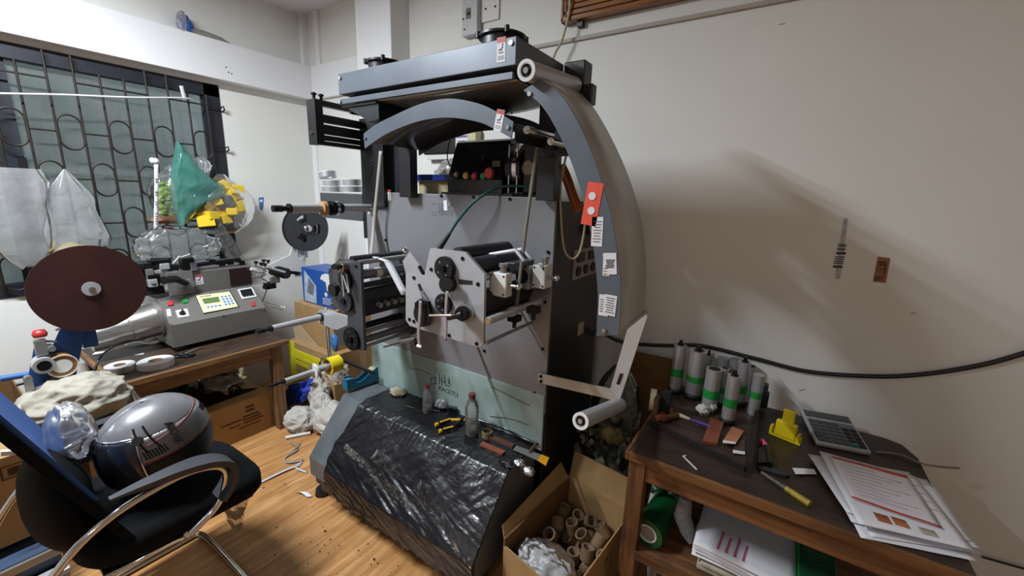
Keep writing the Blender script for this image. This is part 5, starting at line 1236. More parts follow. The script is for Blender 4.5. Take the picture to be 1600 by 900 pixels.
part('picture_machine', MB().prism([fx(.15, .3, .002), fx(.35, .25, .002), fx(.42, .55, .002), fx(.25, .75, .002)], (0, -.0006, 0)), mat('box_pic', '7d8590', .4, var=.6, scale=40), pbx)
part('white_arch', MB().prism([fx(.62, .78, .001), fx(.68, .9, .001), fx(.80, .96, .001), fx(.97, .96, .001), fx(.97, .45, .001), fx(.82, .5, .001), fx(.80, .72, .001), fx(.72, .75, .001)], (0, -.0006, 0)), M_white, pbx)
o = fx(.78, .38, .001); part('round_badge', MB().cyl(o, o + V((0, -.001, 0)), .016, n=18), M_white, pbx)
for i in range(4): part('print', MB().prism([fx(.66, .27 - i * .05, .001), fx(.93, .29 - i * .05, .001), fx(.93, .275 - i * .05, .001), fx(.66, .255 - i * .05, .001)], (0, -.0004, 0)), M_paper, pbx)
M_rag = mat('white_rag', 'bdb9b2', .85, var=.25, scale=14, bump=.7, bscale=16)
for px, py, y, r, s, lab in [(470, 655, 1.30, (.10, .08, .07), 3, 'dirty white rag lowest in the heap left of the machine chest'), (497, 612, 1.44, (.08, .06, .10), 5, 'off-white rag higher in the heap left of the machine chest'), (503, 640, 1.40, (.07, .06, .10), 9, 'greyish rag squeezed against the left end of the machine chest')]:
    c = at(px, py, y=y); solo('rag', lump(MB(), c, r, s, .32, 1.7, 80, 50, 0, 3, True), M_rag, lab, 'rag')
solo('rag_heap', lump(MB(), (-2.28, 1.40, .08), (.17, .09, .10), 15, .34, 1.8, 90, 56, .35, 3, True), M_rag, 'heap of white rags on the floor beside the printing machine', 'rag')
c = at(460, 612, y=1.24); solo('blue_cloth', MB().grid(lambda a, b: at(440 + 40 * a + 10 * (1 - b), 605 - 12 * a * (1 - b) + 36 * b - 14 * a * b, y=1.38) + V((.02 * fbm(V((a * 3, b * 3, 1)), 3), .04 * fbm(V((a * 4, b * 3, 5)), 3), .01)), 20, 20), mat('blue_cloth', '2a49b8', .6, var=.2), 'bright blue plastic sheet among the white rags', 'sheet', solid=.002)
c = at(520, 578, y=1.40); solo('bubble_bag', lump(MB(), c, (.10, .07, .09), 7, .3, 3, 40, 26), film('bubble_film', clear=.4, bump=1.0, bscale=55), 'shiny clear bubble bag behind the yellow tape core', 'plastic bag')
solo('blue_packet', lump(MB(), at(523, 535, y=1.5), (.035, .02, .06), 8, .2, 2, 20, 14), mat('packet_blue2', '4a83c4', .35, var=.5, scale=30), 'light blue packet behind the spindle post', 'packet')
for i, (pts, lab, m, r) in enumerate([([(446, 684), (485, 676)], 'thin white tube lying on the floor nearest the low table leg', M_white, .011), ([(462, 672), (486, 664)], 'second white tube half under the rag heap', M_white, .010)]):
    solo('plastic_tube', MB().tube([at(a, b, z=.012) for a, b in pts], r, 12), m, lab, 'tube')
for i, (pts, lab) in enumerate([([(452, 690), (466, 700), (446, 715), (450, 722), (474, 719)], 'loose curled grey ribbon offcut by the chest corner'), ([(470, 693), (455, 706), (445, 716)], 'short grey ribbon offcut crossing the curled one'), ([(472, 722), (462, 730), (480, 738)], 'folded pale ribbon offcut touching the chest'), ([(470, 726), (445, 735), (402, 756)], 'long flat pale ribbon running over the floor towards the chair')]):
    c = curve3([at(a, b, z=.004 + .006 * (k % 2)) for k, (a, b) in enumerate(pts)], 6)
    solo('ribbon_offcut', MB().strip([p + V((-.009, .006, 0)) for p in c], [p + V((.009, -.006, .002)) for p in c]), M_webg if i < 2 else M_web, lab, 'ribbon', solid=.0008)
c = at(470, 772, z=.003); solo('paper_curl', MB().grid(lambda a, b: at(466, 769, z=.004).lerp(at(484, 777, z=.004), a) + V((.02 * (b - .5), .02 * (b - .5), .015 * math.sin(a * 3))), 10, 3), M_paper, 'curled white paper bit on the floor by the levelling foot', 'paper', solid=.0006)
solo('leaf_scrap', MB().prism([at(457, 880, z=.001), at(466, 876, z=.001), at(468, 879, z=.001), at(459, 884, z=.001)], (0, 0, .001)), mat('pale_green', 'a9a877', .7), 'small pale scrap lying on the open floor', 'paper')
# dirt specks scattered over the floor
fl = MB(); random.seed(4)
spots = [(412, 762, 3), (445, 756, 2), (432, 824, 2), (508, 830, 3), (516, 843, 2), (585, 874, 3), (575, 850, 2), (430, 867, 2), (500, 862, 2), (430, 845, 1.5), (560, 860, 2), (590, 880, 2), (505, 823, 1.5), (470, 850, 1.5)]
for i in range(110): spots.append((random.gauss(560, 70), random.gauss(850, 40), random.uniform(.5, 1.6)))
for px, py, s in spots:
    p = at(px, py, z=.0012); 
    if p.y > .97: continue
    a = random.uniform(0, 6); k = s * .0022
    fl.add([p + V((k * math.cos(a + t) * (1.5 if j % 2 else .8), k * math.sin(a + t) * (1.2 if j % 2 else .9), 0)) for j, t in enumerate([0, 1.2, 2.4, 3.6, 4.9])], [(0, 1, 2, 3, 4)])
solo('floor_specks', fl, mat('dirt_speck', '2f2114', .9), 'dark dirt specks scattered over the wooden floor before the machine', 'dirt', kind='stuff')
# ------------------------------------------------------------------ left-hand things on top of and behind the printing machine
solo('cream_tray', MB().bb((-1.56, 1.50, 1.536), (-1.36, 1.66, 1.60)).bb((-1.565, 1.495, 1.60), (-1.355, 1.665, 1.605)), mat('cream_plastic', 'a89a78', .5, var=.15), 'cream plastic tray on top of the machine left of the control box', 'tray', bev=.004)
solo('blue_ruler', MB().bb((-1.60, 1.47, 1.607), (-1.32, 1.55, 1.635)), mat('ruler_blue', '1e2f8e', .4), 'dark blue plastic bar lying across the cream tray', 'bar', bev=.003)
solo('spray_can', MB().lathe([(0, 0), (.022, 0), (.022, .05), (.018, .06), (.010, .066), (.010, .075), (0, .075)], (-1.60, 1.57, 1.536), (0, 0, 1), 18), mat('can_white', 'c9c9d4', .35, var=.3, scale=40), 'small white spray can at the left of the cream tray', 'can')
lb = MB(); lump(lb, (-1.50, 1.72, 1.63), (.13, .08, .10), 19, .25, 2.2, 36, 22, .05)
solo('beige_bag', lb, film('beige_bag_film', clear=.15, bump=.9, bscale=24, milky=(.55, .50, .40)), 'beige wrinkled bag behind the blue bar on the machine top', 'plastic bag')
def wallbox(nm, px0, py0, px1, py1, dep, m, lab, cat, bev=.006):
    a, b = at(px0, py0, y=YB - dep), at(px1, py1, y=YB - dep)
    o = thing(nm, lab, cat, ((a.x + b.x) / 2, YB, min(a.z, b.z)))
    part('housing', MB().bb((a.x, YB - dep, b.z), (b.x, YB - .001, a.z)), m, o, bev=bev); return o, a, b
o, a, b = wallbox('router_box', 661, 205, 712, 240, .05, M_black, 'black network box mounted on the back wall behind the machine', 'box')
part('logo_mark', card(MB(), ((a.x + b.x) / 2 + .02, YB - .0505, (a.z + b.z) / 2), (1, 0, 0), (0, 0, 1), .02, .01), M_white, o)
part('lower_ledge', MB().bb((a.x + .02, YB - .045, b.z - .03), (b.x, YB - .001, b.z - .002)), M_white, o)
M_cream = mat('cream_box', 'c9c09a', .5, var=.08)
o, a, b = wallbox('meter_box', 711, 202, 743, 244, .06, M_cream, 'cream meter box with a purple printed label on the back wall', 'box')
part('label', card(MB(), (a.x + .055, YB - .0605, (a.z + b.z) / 2 + .0), (1, 0, 0), (0, 0, 1), .09, .09), M_paper, o)
part('label_heading', card(MB(), (a.x + .055, YB - .0612, (a.z + b.z) / 2 + .035), (1, 0, 0), (0, 0, 1), .085, .012), mat('purple_print', '6d5a9a', .5), o)
for i in range(3): part('label_line', card(MB(), (a.x + .05, YB - .0612, (a.z + b.z) / 2 + .01 - i * .02), (1, 0, 0), (0, 0, 1), .06, .004), M_mark, o)
o, a, b = wallbox('switch_box', 722, -20, 745, 52, .045, mat('switch_grey', 'c2c2c4', .5), 'tall pale grey switch box above the machine on the back wall', 'switch box', .003)
p = at(732, 21, y=YB - .045); part('latch', MB().bb(p - V((.016, .004, .026)), p + V((.016, .0, .026))).bb(p - V((.01, .015, .008)), p + V((.01, 0, .008))), mat('latch_olive', '6b6a5c', .4, metal=.6), o, bev=.003)
for px, py in [(726, 46), (724, 30)]: p = at(px, py, y=YB - .045); part('screw', MB().cyl(p, p + V((0, -.003, 0)), .005, n=8), M_bolt, o)
o, a, b = wallbox('junction_plate', 750, -20, 779, 29, .012, M_wall, 'blank white junction cover beside the grey switch box', 'cover', .002)
for px, py in [(759, 14), (774, 10)]: p = at(px, py, y=YB - .012); part('screw', MB().cyl(p, p + V((0, -.002, 0)), .006, n=8), M_bolt, o)
solo('aerial_cable', MB().tube(curve3([at(892, -20, y=1.985), at(889, 20, y=1.985), at(882, 50, y=1.985), at(876, 68, y=1.985), at(868, 82, y=1.98), at(858, 110, y=1.97)], 6), .006, 8), mat('cream_wire', 'b7ab8e', .5), 'cream cable hanging from the slatted vent down to the dryer', 'cable')
# ================================================================== right side: work table
TZ = .69
M_w = wood('bench_wood', '7c5230', '4c3019', 'X', rough=.5, dirt=.3, dirtcol='2a1a10')
M_wz = wood('bench_wood_upright', '7a4f2d', '4a2f19', 'Z', rough=.5, dirt=.3, dirtcol='2a1a10')
M_wtop = wood('bench_top', '3a2a22', '241a16', 'X', rough=.42, dirt=.45, dirtcol='120d0b')
wt = thing('work_table', 'brown wooden work table with a lower shelf along the back wall', 'table', (.08, 1.64, 0))
tx0, tx1, ty0, ty1 = -.345, .505, 1.315, 1.985
top = [(tx0, ty0), (tx1, ty0), (tx1, ty1 - .1), (tx1 - .03, ty1 - .02), (tx1 - .08, ty1), (tx0, ty1)]
part('table_top', MB().prism([(x, y, TZ - .022) for x, y in top], (0, 0, .022)), M_wtop, wt, bev=.002)
part('edge_strip', MB().bb((tx0, ty0 - .014, TZ - .03), (tx1, ty0, TZ + .002)), M_w, wt, bev=.003)
part('edge_strip', MB().bb((tx0 - .012, ty0 - .014, TZ - .03), (tx0, ty1, TZ + .002)), M_wz, wt, bev=.003)
part('apron', MB().bb((tx0 + .05, ty0 + .01, TZ - .105), (tx1 - .05, ty0 + .03, TZ - .03)), M_w, wt, bev=.002)
part('apron', MB().bb((tx0 + .01, ty0 + .05, TZ - .105), (tx0 + .03, ty1 - .05, TZ - .03)), M_w, wt); part('apron', MB().bb((tx1 - .03, ty0 + .05, TZ - .105), (tx1 - .01, ty1 - .05, TZ - .03)), M_w, wt)
for x in (tx0 + .03, tx1 - .03):
    for y in (ty0 + .03, ty1 - .03): part('leg', MB().box((x, y, (TZ - .03) / 2), (.058, .058, TZ - .03)), M_wz, wt, bev=.003)
part('shelf', MB().bb((tx0 + .01, ty0 + .02, .278), (tx1 - .01, ty1 - .02, .298)), wood('shelf_wood', '80573a', '553820', 'X', rough=.55, dirt=.3), wt, bev=.002)
part('shelf_edge', MB().bb((tx0 + .055, ty0 + .0, .262), (tx1 - .055, ty0 + .02, .30)), M_w, wt, bev=.002)
p = at(1004, 749, y=ty0 + .009)
for px, py in [(984, 737), (994, 744)]: p = at(px, py, y=ty0 + .01); part('nail', MB().cyl(p, p + V((0, -.002, 0)), .004, n=8), M_bolt, wt)
# shallow wooden tray on the table with its upright stub
tyc = [at(a, b, z=TZ) for a, b in [(1012, 662), (1168, 738), (1185, 640), (1048, 596)]]
tr = thing('wooden_tray', 'dark shallow wooden tray with a stub post on the left of the work table', 'tray', (-.16, 1.7, TZ))
ctr = sum(tyc, V()) / 4
tx_a, tx_b, ty_a, ty_b = -.335, .012, 1.47, 1.95
M_tray = wood('tray_wood', '4b352a', '2c1f19', 'X', rough=.5, dirt=.4, dirtcol='0f0b09')
part('base_board', MB().prism([(-.335, 1.535, TZ + .001), (.012, 1.43, TZ + .001), (.012, 1.95, TZ + .001), (-.335, 1.95, TZ + .001)], (0, 0, .014)), M_tray, tr, bev=.001)
part('rim', MB().prism([(.000, 1.43, TZ + .001), (.018, 1.425, TZ + .001), (.018, 1.95, TZ + .001), (.0, 1.95, TZ + .001)], (0, 0, .04)), mat('rim_black', '18120f', .55), tr, bev=.001)
part('rim', MB().prism([(-.335, 1.525, TZ + .001), (.0, 1.424, TZ + .001), (.0, 1.434, TZ + .001), (-.335, 1.535, TZ + .001)], (0, 0, .018)), mat('rim_black', '18120f', .55), tr, bev=.001)
TT = TZ + .0155
part('stub_post', MB().bb((-.338, 1.56, TZ + .015), (-.318, 1.60, TZ + .10)), wood('stub_wood', '4a2e22', '2a1a14', 'Z', rough=.5), tr, bev=.002)
part('stub_block', MB().bb((-.318, 1.60, TZ + .015), (-.285, 1.63, TZ + .12)), M_blackm, tr, bev=.002)
# anilox / print rollers standing on end
M_rst = mat('roller_steel', 'b4b3b5', .32, metal=.5, var=.15, scale=30, stretch=(8, 8, 1), rvar=.08)
M_band = mat('green_band', '1f8a3a', .4, var=.1)
M_rubb = mat('roller_base', '17171b', .5)
def roller(px, pyb, pyt, r, lab, pin=1, bandf=.42, bandh=.16, base=True, z0=TT, dark=False, y=None):
    b = at(px, pyb, z=z0); t = at(px, pyt, y=b.y); h = t.z - z0
    o = thing('print_roller', lab, 'roller', (b.x, b.y, z0), 'print rollers standing on the tray')
    part('barrel', MB().cyl((b.x, b.y, z0 + (.018 if base else 0)), (b.x, b.y, z0 + h), r, n=28), M_rubb if dark else M_rst, o, bev=.0015)
    if base: part('base_ring', MB().lathe([(r * .9, 0), (r * 1.18, .002), (r * 1.2, .014), (r * 1.05, .022), (r * .9, .022)], (b.x, b.y, z0), (0, 0, 1), 26), M_rubb, o)
    if bandh and not dark: part('band', MB().ring((b.x, b.y, z0 + h * bandf), (b.x, b.y, z0 + h * (bandf + bandh)), r * 1.015, r * .98, n=28), M_band, o)
    if pin == 1: part('journal', MB().cyl((b.x, b.y, z0 + h), (b.x, b.y, z0 + h + .006), r * .55, n=18).cyl((b.x, b.y, z0 + h + .006), (b.x, b.y, z0 + h + .022), r * .3, n=14), M_bolt, o)
    if pin == 2: part('bore', MB().cyl((b.x, b.y, z0 + h - .001), (b.x, b.y, z0 + h + .001), r * .75, n=22), M_blackm, o)
R0 = .030
roller(1054, 612, 537, .026, 'tall print roller with green band, leftmost on the tray', 1, .36, .16)
roller(1082, 620, 546, .034, 'thick print roller with green band, second from the left', 1, .36, .12)
roller(1107, 640, 574, .030, 'print roller with a dark open bore behind the white tissue', 2, .32, .2)
roller(1136, 660, 584, .024, 'slim print roller standing foremost with a pin on top', 1, .36, .18)
roller(1124, 634, 573, .017, 'narrow print roller with dark bore behind the foremost one', 2, .36, .16)
roller(1153, 632, 563, .024, 'print roller with a pin right of the foremost one', 1, .30, .18)
roller(1176, 646, 583, .021, 'rightmost steel print roller with green band', 0, .42, .16, False)
roller(1101, 600, 553, .016, 'thin spindle roller behind the thick one', 1, .4, 0, False)
roller(1124, 606, 557, .026, 'rear print roller behind the dark bored one', 0, .4, 0, False)
roller(1143, 612, 560, .028, 'rear print roller near the wall in the middle', 0, .36, 0, False)
roller(1165, 618, 570, .026, 'rear print roller near the wall on the right', 2, .36, 0, False)
db = at(1189, 634, z=TT)
o = thing('black_block', 'small black block with a grey cap beside the rightmost print roller', 'block', (db.x, db.y, TT))
part('block_body', MB().box((db.x, db.y, TT + .033), (.045, .04, .066)), M_black, o, bev=.002); part('cap', MB().box((db.x, db.y, TT + .085), (.03, .028, .038)), M_dgrey, o, bev=.003)
# small items on the tray
tis = MB(); lump(tis, at(1099, 640, z=TT + .018), (.026, .022, .022), 2, .4, 2.5, 30, 20); solo('tissue', tis, mat('tissue', 'c3c1b8', .8, bump=.4), 'crumpled white tissue at the foot of the bored roller', 'tissue')
tis = MB(); lump(tis, at(1112, 637, z=TT + .02), (.016, .015, .028), 6, .4, 2.5, 24, 18); solo('tissue', tis, mat('tissue', 'c3c1b8', .8), 'upright scrap of white tissue touching the bored roller', 'tissue')
M_br = mat('brown_film_piece', '8a4a33', .35, var=.3, scale=30); M_br2 = mat('orange_film_piece', 'b87a58', .4, var=.2)
M_wood_s = wood('stick_wood', 'c9a878', 'a88a5a', 'X')
br = thing('brush', 'brown-headed brush with a purple handle lying on the tray', 'brush', at(1060, 650, z=TT))
bp = [at(1060, 648, z=TT + .012), at(1078, 655, z=TT + .012), at(1112, 667, z=TT + .010)]
part('ferrule', MB().tube([bp[0], bp[1]], [.009, .006], 10), mat('pale_handle', 'b8ab8c', .5), br); part('handle', MB().tube([bp[1], bp[2]], [.006, .0075], 10), mat('purple', '5b3f8f', .4), br)
part('bristles', MB().tube([at(1035, 655, z=TT + .012), bp[0]], [.012, .010], 8), mat('bristle_brown', '5f3b28', .8, bump=.5), br)
solo('film_curl', MB().grid(lambda a, b: at(1024, 656, z=TT + .006).lerp(at(1055, 643, z=TT + .006), a) + V((.02 * (b - .5), -.055 * (b - .5), .014 * math.sin(a * 3 + b * 2))), 14, 8), M_br, 'curled brown film piece by the stub post of the tray', 'film piece', solid=.001)
def slabq(nm, pts, z, h, m, lab, cat):
    return solo(nm, MB().prism([at(a, b, z=z) for a, b in pts], (0, 0, h)), m, lab, cat, bev=.0012)
slabq('printing_plate', [(1097, 693), (1120, 697), (1130, 664), (1110, 657)], TT + .001, .012, M_br, 'dark red-brown printing plate lying foremost on the tray', 'printing plate')
slabq('printing_plate', [(1129, 690), (1150, 693), (1162, 674), (1144, 667)], TT + .012, .002, M_br2, 'orange printing plate with a white end on the tray', 'printing plate')
slabq('printing_plate', [(1145, 706), (1164, 709), (1164, 682), (1152, 680)], TT + .001, .003, mat('dark_brown_plate', '4a352c', .4, var=.2), 'dark brown printing plate with a white end next to the orange one', 'printing plate')
slabq('white_tab', [(1129, 692), (1149, 694), (1150, 691), (1130, 688)], TT + .015, .001, M_paper, 'white tab on the end of the orange printing plate', 'tab')
slabq('white_tab', [(1145, 708), (1164, 710.5), (1164, 706), (1145, 703)], TT + .005, .001, M_paper, 'white tab on the end of the dark printing plate', 'tab')
solo('masking_tape', MB().ring((-.375, 1.66, TZ + .042), (-.352, 1.665, TZ + .042), .045, .034, n=32), mat('masking_tape', 'c2b68e', .6), 'cream masking tape roll hanging on the left end of the work table', 'tape roll')
solo('wire_bend', MB().tube([at(1072, 712, z=TZ + .004), at(1067, 712.5, z=TZ + .003), at(1089, 734, z=TZ + .003)], .0024, 6), M_white, 'thin bent wire lying on the front of the work table', 'wire')
# yellow bracket
yb = at(1226, 686, z=TZ); YM = Matrix.Translation((yb.x, yb.y, TZ)) @ Matrix.Rotation(math.radians(-16), 4, 'Z')
o = thing('yellow_bracket', 'bright yellow stepped plastic bracket standing on the work table', 'bracket', (yb.x, yb.y, TZ))
M_yb = mat('bracket_yellow', 'd9bf18', .4, var=.05)
part('base_plate', MB(YM).bb((-.052, -.012, .001), (.052, .006, .03)), M_yb, o, bev=.002)
part('body', MB(YM).bb((-.034, -.016, .012), (.034, .004, .072)), M_yb, o, bev=.004); part('upright', MB(YM).bb((-.019, -.006, .05), (.019, .006, .118)), M_yb, o, bev=.003)
for s in (-1, 1): part('clip', MB(YM).bb((s * .044 - .004, -.022, .02), (s * .044 + .004, .0, .044)), M_yb, o, bev=.001)
# calculator leaning on the wall
cc = [at(a, b, y=yy) for a, b, yy in [(1270, 641, 2.02), (1350, 657, 2.02)]]
c_tl, c_tr = at(1270, 641, y=1.99), at(1351, 657, y=1.99)
c_bl, c_br = at(1274, 692, z=TZ + .012), at(1363, 709, z=TZ + .012)
cu = (c_br - c_bl).normalized(); mid_b = (c_bl + c_br) / 2; mid_t = (c_tl + c_tr) / 2
cv = (mid_t - mid_b); cv = (cv - cu * cv.dot(cu)); Hc = cv.length; cv.normalize(); cn = cu.cross(cv); Wc = ((c_br - c_bl).length + (c_tr - c_tl).length) / 2
RC = Matrix((cu, cv, cn)).transposed(); CM = Matrix.Translation(mid_b) @ RC.to_4x4()
cal = thing('calculator', 'large grey desk calculator propped against the back wall', 'calculator', (mid_b.x, mid_b.y, TZ))
part('case', MB(CM).bb((-Wc / 2, 0, -.012), (Wc / 2, Hc, .004)), mat('calc_silver', 'b3b6b9', .4, metal=.2, var=.06), cal, bev=.005)
part('case_back', MB(CM).bb((-Wc / 2 + .004, .004, -.02), (Wc / 2 - .004, Hc - .004, -.011)), M_black, cal)
part('screen', MB(CM).bb((-Wc * .45, Hc * .76, .004), (Wc * .45, Hc * .95, .006)), mat('lcd_grey', '3c4144', .2, var=.1), cal)
part('key_bed', MB(CM).bb((-Wc * .45, Hc * .05, .0035), (Wc * .45, Hc * .70, .005)), mat('calc_bed', '6d7074', .5), cal)
M_k1, M_k2, M_k3 = mat('key_dark', '2c2e32', .45), mat('key_grey', '55585c', .45), mat('key_teal', '2f7f78', .45)
for r in range(6):
    for c in range(6):
        if r == 5 and c > 3: continue
        x = -Wc * .38 + c * Wc * .152; y = Hc * (.10 + r * .105)
        part('key', MB(CM).bb((x - Wc * .055, y - Hc * .032, .005), (x + Wc * .055, y + Hc * .032, .010)), M_k3 if (r == 0 and c == 4) else (M_k1 if c > 3 else M_k2), cal)
# pens, clip and knife near the middle of the table
o = thing('marker_pen', 'black marker pen with a pink cap lying by the tray', 'marker', at(1198, 705, z=TZ))
m0, m1, m2 = at(1190, 689, z=TZ + .012), at(1197, 698, z=TZ + .012), at(1203, 726, z=TZ + .012)
part('cap', MB().tube([m0, m1], .0105, 12), mat('pink', 'd94f8e', .4), o); part('barrel', MB().tube([m1, m2], .010, 12), M_black, o)
slabq('black_sharpener', [(1184, 706), (1192, 703), (1198, 728), (1183, 730)], TZ + .001, .016, M_black, 'black plastic piece lying beside the pink marker', 'piece')
slabq('black_strip', [(1182, 728), (1228, 741), (1234, 745), (1228, 747), (1186, 736)], TZ + .001, .008, M_dgrey, 'flat black strip lying across the end of the knife', 'strip')
o = thing('utility_knife', 'worn yellow and black utility knife on the front edge of the table', 'knife', at(1235, 765, z=TZ))
k0, k1, k2 = at(1190, 738, z=TZ + .006), at(1228, 763, z=TZ + .006), at(1266, 788, z=TZ + .006)
part('black_grip', MB().tube([k0, k1], [.007, .009], 6), mat('knife_grip', '24221b', .5, var=.5, scale=120, col2='55503f'), o); part('yellow_body', MB().tube([k1, k2], [.009, .011], 6), mat('knife_yellow', 'b59a2c', .5, var=.5, scale=60), o)
# pile of printed papers
PT = [(1275, 706), (1432, 746), (1530, 868), (1338, 826)]
def sheet(pts, z, lab, m=M_paper, curl=.0, seed=0, grp='printed sheets in the paper pile'):
    q = [at(a, b, z=z) for a, b in pts]
    def fn(a, b):
        p = q[0].lerp(q[1], a).lerp(q[3].lerp(q[2], a), b)
        p.z += .003 * fbm(V((a * 2 + seed, b * 2, seed * 3.3)), 2) * .6 + curl * max(0, abs(a - .5) * 2 - .7) ** 2 + curl * max(0, b - .7) ** 2
        return p
    return solo('paper_sheet', MB().grid(fn, 14, 14), m, lab, 'paper', grp, solid=.0005), fn
zz = TZ + .003
random.seed(31)
pile = [([(1282, 722), (1440, 760), (1528, 878), (1345, 840)], 'lowest white sheet of the paper pile'),
        ([(1278, 712), (1425, 742), (1534, 866), (1362, 838)], 'sheet of the pile sticking out to the right front'),
        ([(1285, 730), (1430, 752), (1515, 862), (1330, 815)], 'sheet of the pile sticking out to the left front'),
        ([(1262, 709), (1420, 738), (1500, 850), (1322, 800)], 'sheet of the pile sticking out on the left'),
        ([(1280, 705), (1448, 750), (1533, 858), (1352, 822)], 'second sheet from the top of the pile'),
        ([(1290, 712), (1462, 760), (1520, 846), (1345, 806)], 'sheet with a torn right corner near the top of the pile')]
for i, (pts, lab) in enumerate(pile): sheet(pts, zz + i * .0042, lab, seed=i, curl=.004)
ztop = zz + len(pile) * .0042
s1, fn1 = sheet([(1280, 706), (1430, 744), (1522, 860), (1342, 818)], ztop, 'top printed sheet of the pile with colour squares', seed=9)
ft_, fnT = sheet([(1297, 713), (1417, 742), (1472, 826), (1332, 779)], ztop + .005, 'red-edged sheet lying on top of the paper pile', mat('paper_pinkish', 'dad3d8', .7), seed=4)
def strip_on(fn, a0, b0, a1, b1, wd, m, host, off=.001, nm='red_edge'):
    def g(u, v):
        a = a0 + (a1 - a0) * u; b = b0 + (b1 - b0) * u + (v - .5) * wd; p = fn(min(max(a, 0), 1), min(max(b, 0), 1)); return p + V((0, 0, off))
    return part(nm, MB().grid(g, 12, 2), m, host, solid=.0005)
M_redp = mat('red_print_edge', 'c03a38', .6)
strip_on(fnT, .02, .01, .98, .06, .06, M_redp, ft_); strip_on(fnT, .0, .97, 1.0, .99, .045, M_redp, ft_)
M_faint = mat('faint_print', 'b3adb6', .7)
for i in range(9): strip_on(fnT, .12, .16 + i * .085, .55 + .3 * ((i * 5) % 3) / 2, .16 + i * .085, .012, M_faint, ft_, nm='print')
for a, c in [(.22, 'a85a3a'), (.38, 'b0663f')]: strip_on(fn1, a, .86, a + .13, .87, .10, mat('square_' + c, c, .5, var=.3, scale=60), s1, .0012, 'colour_square')
strip_on(fn1, .60, .90, .74, .91, .08, mat('pale_square', 'b9ae9f', .6, var=.4, scale=60), s1, .0012, 'colour_square')
for i in range(4): strip_on(fn1, .84, .18 + i * .12, .95, .2 + i * .12, .012, M_faint, s1, nm='print')
solo('paper_slip', MB().prism([at(a, b, z=TZ + .006) for a, b in [(1238, 731), (1272, 733), (1276, 741), (1243, 741)]], (0, 0, .0006)), M_paper, 'narrow paper slip poking out left of the paper pile', 'paper')
solo('ribbon_strip', MB().grid(lambda a, b: curve_rs(a) + V((0, .014 * (b - .5), 0)), 30, 2), mat('silver_ribbon', '7e7b78', .4, var=.4, scale=60), 'thin grey ribbon strip hanging over the right end of the table', 'ribbon', solid=.0008) if False else None
rs_ = curve3([at(1370, 706, z=TZ + .004), at(1405, 710, z=TZ + .008), at(1440, 724, z=TZ + .006), at(1465, 729, y=1.93), at(1500, 732, y=1.96)], 6)
solo('ribbon_strip', MB().strip([p + V((0, .007, 0)) for p in rs_], [p + V((0, -.007, .001)) for p in rs_]), mat('silver_ribbon', '7e7b78', .4, var=.4, scale=60), 'thin grey ribbon strip hanging over the right end of the work table', 'ribbon', solid=.0008)
# ------------------------------------------------------------------ under the work table
gr = thing('green_film_roll', 'dark green film roll with a white core on the shelf of the work table', 'film roll', (-.24, 1.5, .30))
g0, g1 = V((-.262, 1.36, .355)), V((-.22, 1.72, .355))
part('winding', MB().ring(g0, g1, .055, .034, n=36), mat('green_film', '0f4a24', .35, var=.15), gr)
part('core', MB().ring(g0 - V((0, .001, 0)), g1, .0345, .029, n=30), M_white, gr); part('core_paper', MB().cyl(g0 + V((.001, .006, 0)), g0 + V((.001, .009, 0)), .029, n=28), mat('core_paper', '8f8b84', .7, var=.2, scale=50), gr)
solo('green_sheet', MB().grid(lambda a, b: V((-.30 + .11 * a, 1.50 + .18 * b, .44 + .10 * a * (1 - a) + .06 * fbm(V((a * 2, b * 3, 7)), 3))), 16, 16), mat('green_sheet', '0d3f20', .35, var=.2), 'loose dark green film above the green roll', 'film', solid=.002)
pbm = MB(); pbm.tube([at(1072, 776, y=1.42), at(1066, 805, y=1.42), at(1075, 832, y=1.42), at(1080, 850, y=1.40)], [.022, .03, .026, .008], 18)
solo('silver_bag', pbm, film('bag_silver', clear=.4, bump=1.0, bscale=60, milky=(.5, .52, .56)), 'shiny clear bag hanging next to the green roll under the work table', 'plastic bag')
bnd = thing('label_bundle', 'bundle of white printed label sheets with pink text on the shelf', 'paper bundle', (.02, 1.5, .30))
for i in range(5):
    def fb_(a, b, i=i): return V((-.11 + .30 * a, 1.36 + .28 * b, .355 + i * .012 + .006 * math.sin(a * 3 + i) - .028 * a * a + .004 * math.sin(b * 5)))
    part('sheet', MB().grid(fb_, 14, 10), M_paper, bnd, solid=.003)
M_pink = mat('pink_print', 'c2417e', .6)
for k in range(4): marks('pink_text', fb_(.26 + k * .085, .25, 4) + V((0, 0, .003)), (.1, 1, 0), (-1, .1, 0), .10, .009, 1, M_pink, bnd, k, .7)
solo('white_packet', MB().bb((-.09, 1.37, .30), (.12, 1.60, .325)).bb((-.08, 1.36, .327), (.13, 1.60, .342)), mat('packet_white', 'b9b4a4', .6, var=.25, scale=40), 'pale packet under the bundle of label sheets', 'packet', bev=.004)
solo('green_packet', MB().bb((.20, 1.37, .30), (.30, 1.62, .41)), film('green_pack', tint=(.3, .6, .4), clear=.3, milky=(.05, .25, .12)), 'green plastic packet at the right of the label bundle', 'packet', bev=.01)
solo('green_strip', MB().bb((.192, 1.36, .30), (.199, 1.60, .40)), M_band, 'upright green strip between the label bundle and the green packet', 'strip')
pc = thing('paint_bucket', 'white labelled bucket with a black lid on the floor under the work table', 'bucket', (-.18, 1.50, 0))
part('bucket_wall', MB().lathe([(.0, 0), (.085, 0), (.10, .19), (.10, .2)], (-.18, 1.50, 0), (0, 0, 1), 32), mat('bucket_white', 'b7a9a0', .5, var=.1), pc)
part('lid', MB().lathe([(.104, .195), (.108, .2), (.108, .215), (.09, .222), (.0, .222)], (-.18, 1.50, 0), (0, 0, 1), 32), M_black, pc)
